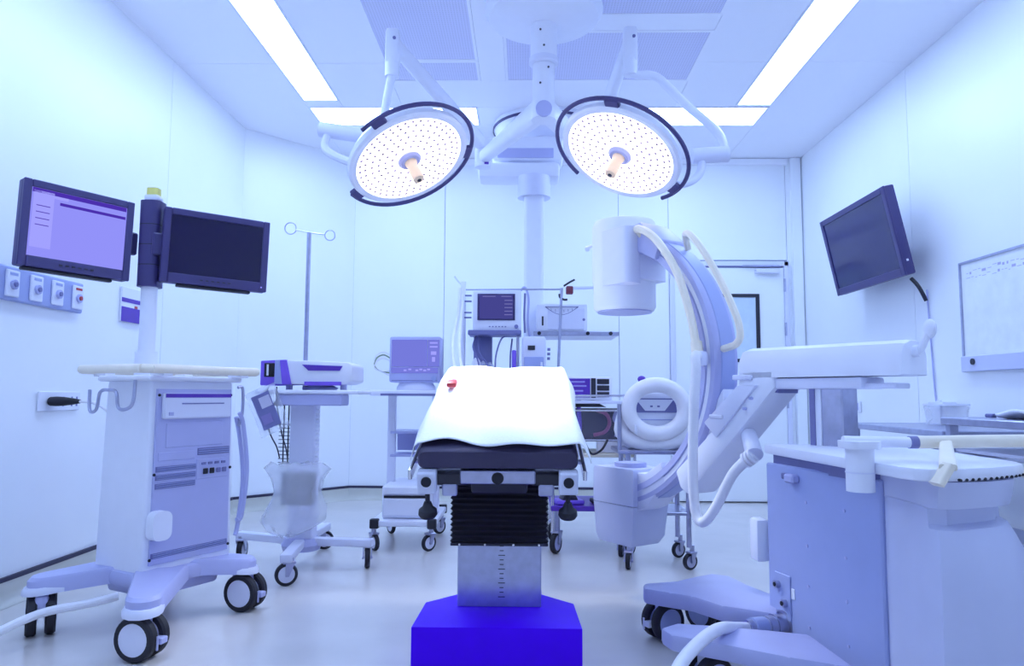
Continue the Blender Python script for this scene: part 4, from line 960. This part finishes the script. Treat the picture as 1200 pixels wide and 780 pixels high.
obj('faint_notes', sc, mat('marker_faded', (.45, .42, .60), .6), wbd, kind='stuff')
wo = thing('wall_socket', 'white double socket plate low on the right wall', 'wall socket', (XR-.001, 5.66, .87), -PI/2)
obj('plate', MB().box((0, -.008, 0), (.30, .014, .085), bev=.004), white, wo)
for x in (-.07, .07): obj('outlet', MB().box((x, -.016, 0), (.11, .004, .055), bev=.001), lav, wo)
hk = thing('wall_bracket', 'small white wall bracket below the screen cord', 'bracket', (XR-.001, 4.45, .865), -PI/2)
obj('back_plate', MB().box((-.03, -.006, .02), (.04, .012, .09), bev=.003), white, hk); obj('ledge', MB().box((.06, -.04, .045), (.16, .08, .016), bev=.004), offw, hk)

# ================================================================== STEEL TABLES AT THE RIGHT WALL
def steel_table(x0, x1, y0, y1, h_, label):
    t = thing('instrument_table', label, 'table', ((x0+x1)/2, (y0+y1)/2, 0), 0, 'steel tables along the right wall')
    a, b_ = x1-x0, y1-y0
    obj('tabletop', MB().box((0, 0, h_-.008), (a-.03, b_-.03, .012), bev=.003), steel, t)
    r = MB()
    for sx in (-1, 1): obj('top_rim', MB().box((sx*(a/2-.010), 0, h_-.014), (.020, b_, .030), bev=.004), steel, t)
    for sy in (-1, 1): obj('top_rim', MB().box((0, sy*(b_/2-.010), h_-.014), (a-.04, .020, .030), bev=.004), steel, t)
    for sx in (-1, 1):
        for sy in (-1, 1): obj('leg', MB().box((sx*(a/2-.03), sy*(b_/2-.03), (h_-.03+.10)/2), (.035, .035, h_-.13), bev=.003), steel, t); caster(t, sx*(a/2-.03), sy*(b_/2-.03), .12, .04, .6, .024, False, lav, steel)
    obj('undershelf', MB().box((0, 0, .30), (a-.06, b_-.06, .018), bev=.003), steel, t); obj('mid_shelf', MB().box((0, 0, h_-.13), (a-.06, b_-.06, .014), bev=.003), offw, t)
    return t
steel_table(1.83, 2.44, 3.22, 4.15, .80, 'steel instrument table farther back, with a plastic box on it')
steel_table(1.72, 2.40, 2.30, 3.04, .865, 'nearer steel instrument table with folded white cloth on top')
tb = thing('plastic_box', 'translucent white plastic box on the farther steel table', 'box', (2.27, 3.95, .801))
m = MB(); m.loft([[(x*k, y*k, z) for x, y in rrect(.15, .20, .03, 3)] for z, k in ((0, .92), (.08, 1.0), (.085, 1.03), (.10, 1.03))]); obj('tub', m, plasticbag, tb); obj('lid', MB().prism(rrect(.16, .21, .03, 3), .10, .11), white, tb)
def cloth_fold(u, v): return ((u-.5)*.34, (v-.5)*.40, .035+.010*math.sin(u*8+v*3)+.006*math.sin(v*11))
fo_ = obj('folded_cloth', MB().grid(cloth_fold, 16, 18), clothw, None, Matrix.Translation((2.04, 2.72, .846+.008)), angle=180); tag(fo_, 'folded white cloth on the nearer steel table', 'cloth'); md = fo_.modifiers.new('t', 'SOLIDIFY'); md.thickness = .012; md.offset = -1
pp_ = thing('marker_pen', 'red and dark marker pen on the farther steel table mid shelf', 'pen', (1.905, 3.48, .688), 1.4)
obj('barrel', MB().cyl((-.16, 0, .012), (.03, 0, .012), .009, n=12), blackp, pp_); obj('cap', MB().cyl((.03, 0, .012), (.13, 0, .012), .013, n=12), red, pp_)
sk = thing('forceps_case', 'small dark case on the nearer steel table edge', 'case', (1.86, 2.93, .866), .3); obj('shell', MB().box((0, 0, .009), (.035, .03, .016), bev=.004), lavd, sk); obj('clasp', MB().box((0, -.016, .009), (.010, .004, .006)), steel, sk)

# ================================================================== LEFT WALL
def LWF(y, z): return Matrix.Translation((XL+.001, y, z)) @ Matrix.Rotation(PI/2, 4, 'Z')
sk_ = thing('socket_rail', 'grey wall rail with four white gas and power sockets', 'socket rail'); F_ = LWF(3.20, 1.435); sk_.matrix_basis = F_; WM[sk_.as_pointer()] = F_
obj('rail', MB().box((0, -.012, 0), (1.00, .022, .155), bev=.006), lav2, sk_)
for y, mm in ((3.17, lavd), (3.33, lavd), (3.485, lavd), (3.645, red)):
    pl_ = obj('socket_plate', MB().box((y-3.20, -.028, 0), (.085, .012, .12), bev=.004), white, sk_)
    obj('socket_ring', MB().cyl((y-3.20, -.034, -.005), (y-3.20, -.044, -.005), .022, n=18), lav, pl_); obj('socket_core', MB().cyl((y-3.20, -.043, -.005), (y-3.20, -.050, -.005), .011, n=14), mm, pl_)
    obj('socket_mark', MB().box((y-3.20, -.0345, .042), (.05, .002, .012)), mm if mm is red else lav2, pl_)
sg = thing('wall_sign', 'small white wall sign with purple bands behind the monitor pole', 'sign'); F_ = LWF(4.19, 1.46); sg.matrix_basis = F_; WM[sg.as_pointer()] = F_
obj('plate', MB().box((0, -.006, 0), (.22, .012, .20), bev=.002), white, sg); obj('band', MB().box((0, -.013, .025), (.22, .003, .024)), violet, sg); obj('band', MB().box((0, -.013, -.058), (.22, .003, .085)), violet, sg); obj('mark', MB().box((.04, -.0135, -.008), (.03, .003, .016)), red, sg)
ol = thing('wall_outlet', 'white wall outlet plate with a black plug pushed in', 'wall socket'); F_ = LWF(3.58, .905); ol.matrix_basis = F_; WM[ol.as_pointer()] = F_
pl_ = obj('plate', MB().box((0, -.006, 0), (.32, .012, .095), bev=.003), white, ol)
for x in (.02, .09, .13): obj('pin_hole', MB().box((x, -.0125, .012), (.012, .002, .020)), lavd, pl_); obj('pin_hole', MB().box((x, -.0125, -.02), (.012, .002, .012)), lavd, pl_)
pg = thing('power_plug', 'black power plug and grey lead in the left wall outlet', 'plug', (-2.312, 3.50, .905))
obj('plug_body', MB().loft([[(x_, w_*math.cos(a)+yo, h_*math.sin(a)) for a in [2*PI*i/14 for i in range(14)]] for x_, w_, h_, yo in ((0, .03, .022, 0), (.03, .032, .024, 0), (.06, .028, .022, .005), (.10, .020, .016, .015), (.13, .009, .009, .025))]), black, pg)
obj('lead', MB().tube([(.12, .02, 0), (.20, .03, -.01), (.30, .0, -.06), (.42, -.09, -.13), (.50, -.14, -.17), (.52, -.16, -.18)], .007, 8), hosew, pg)
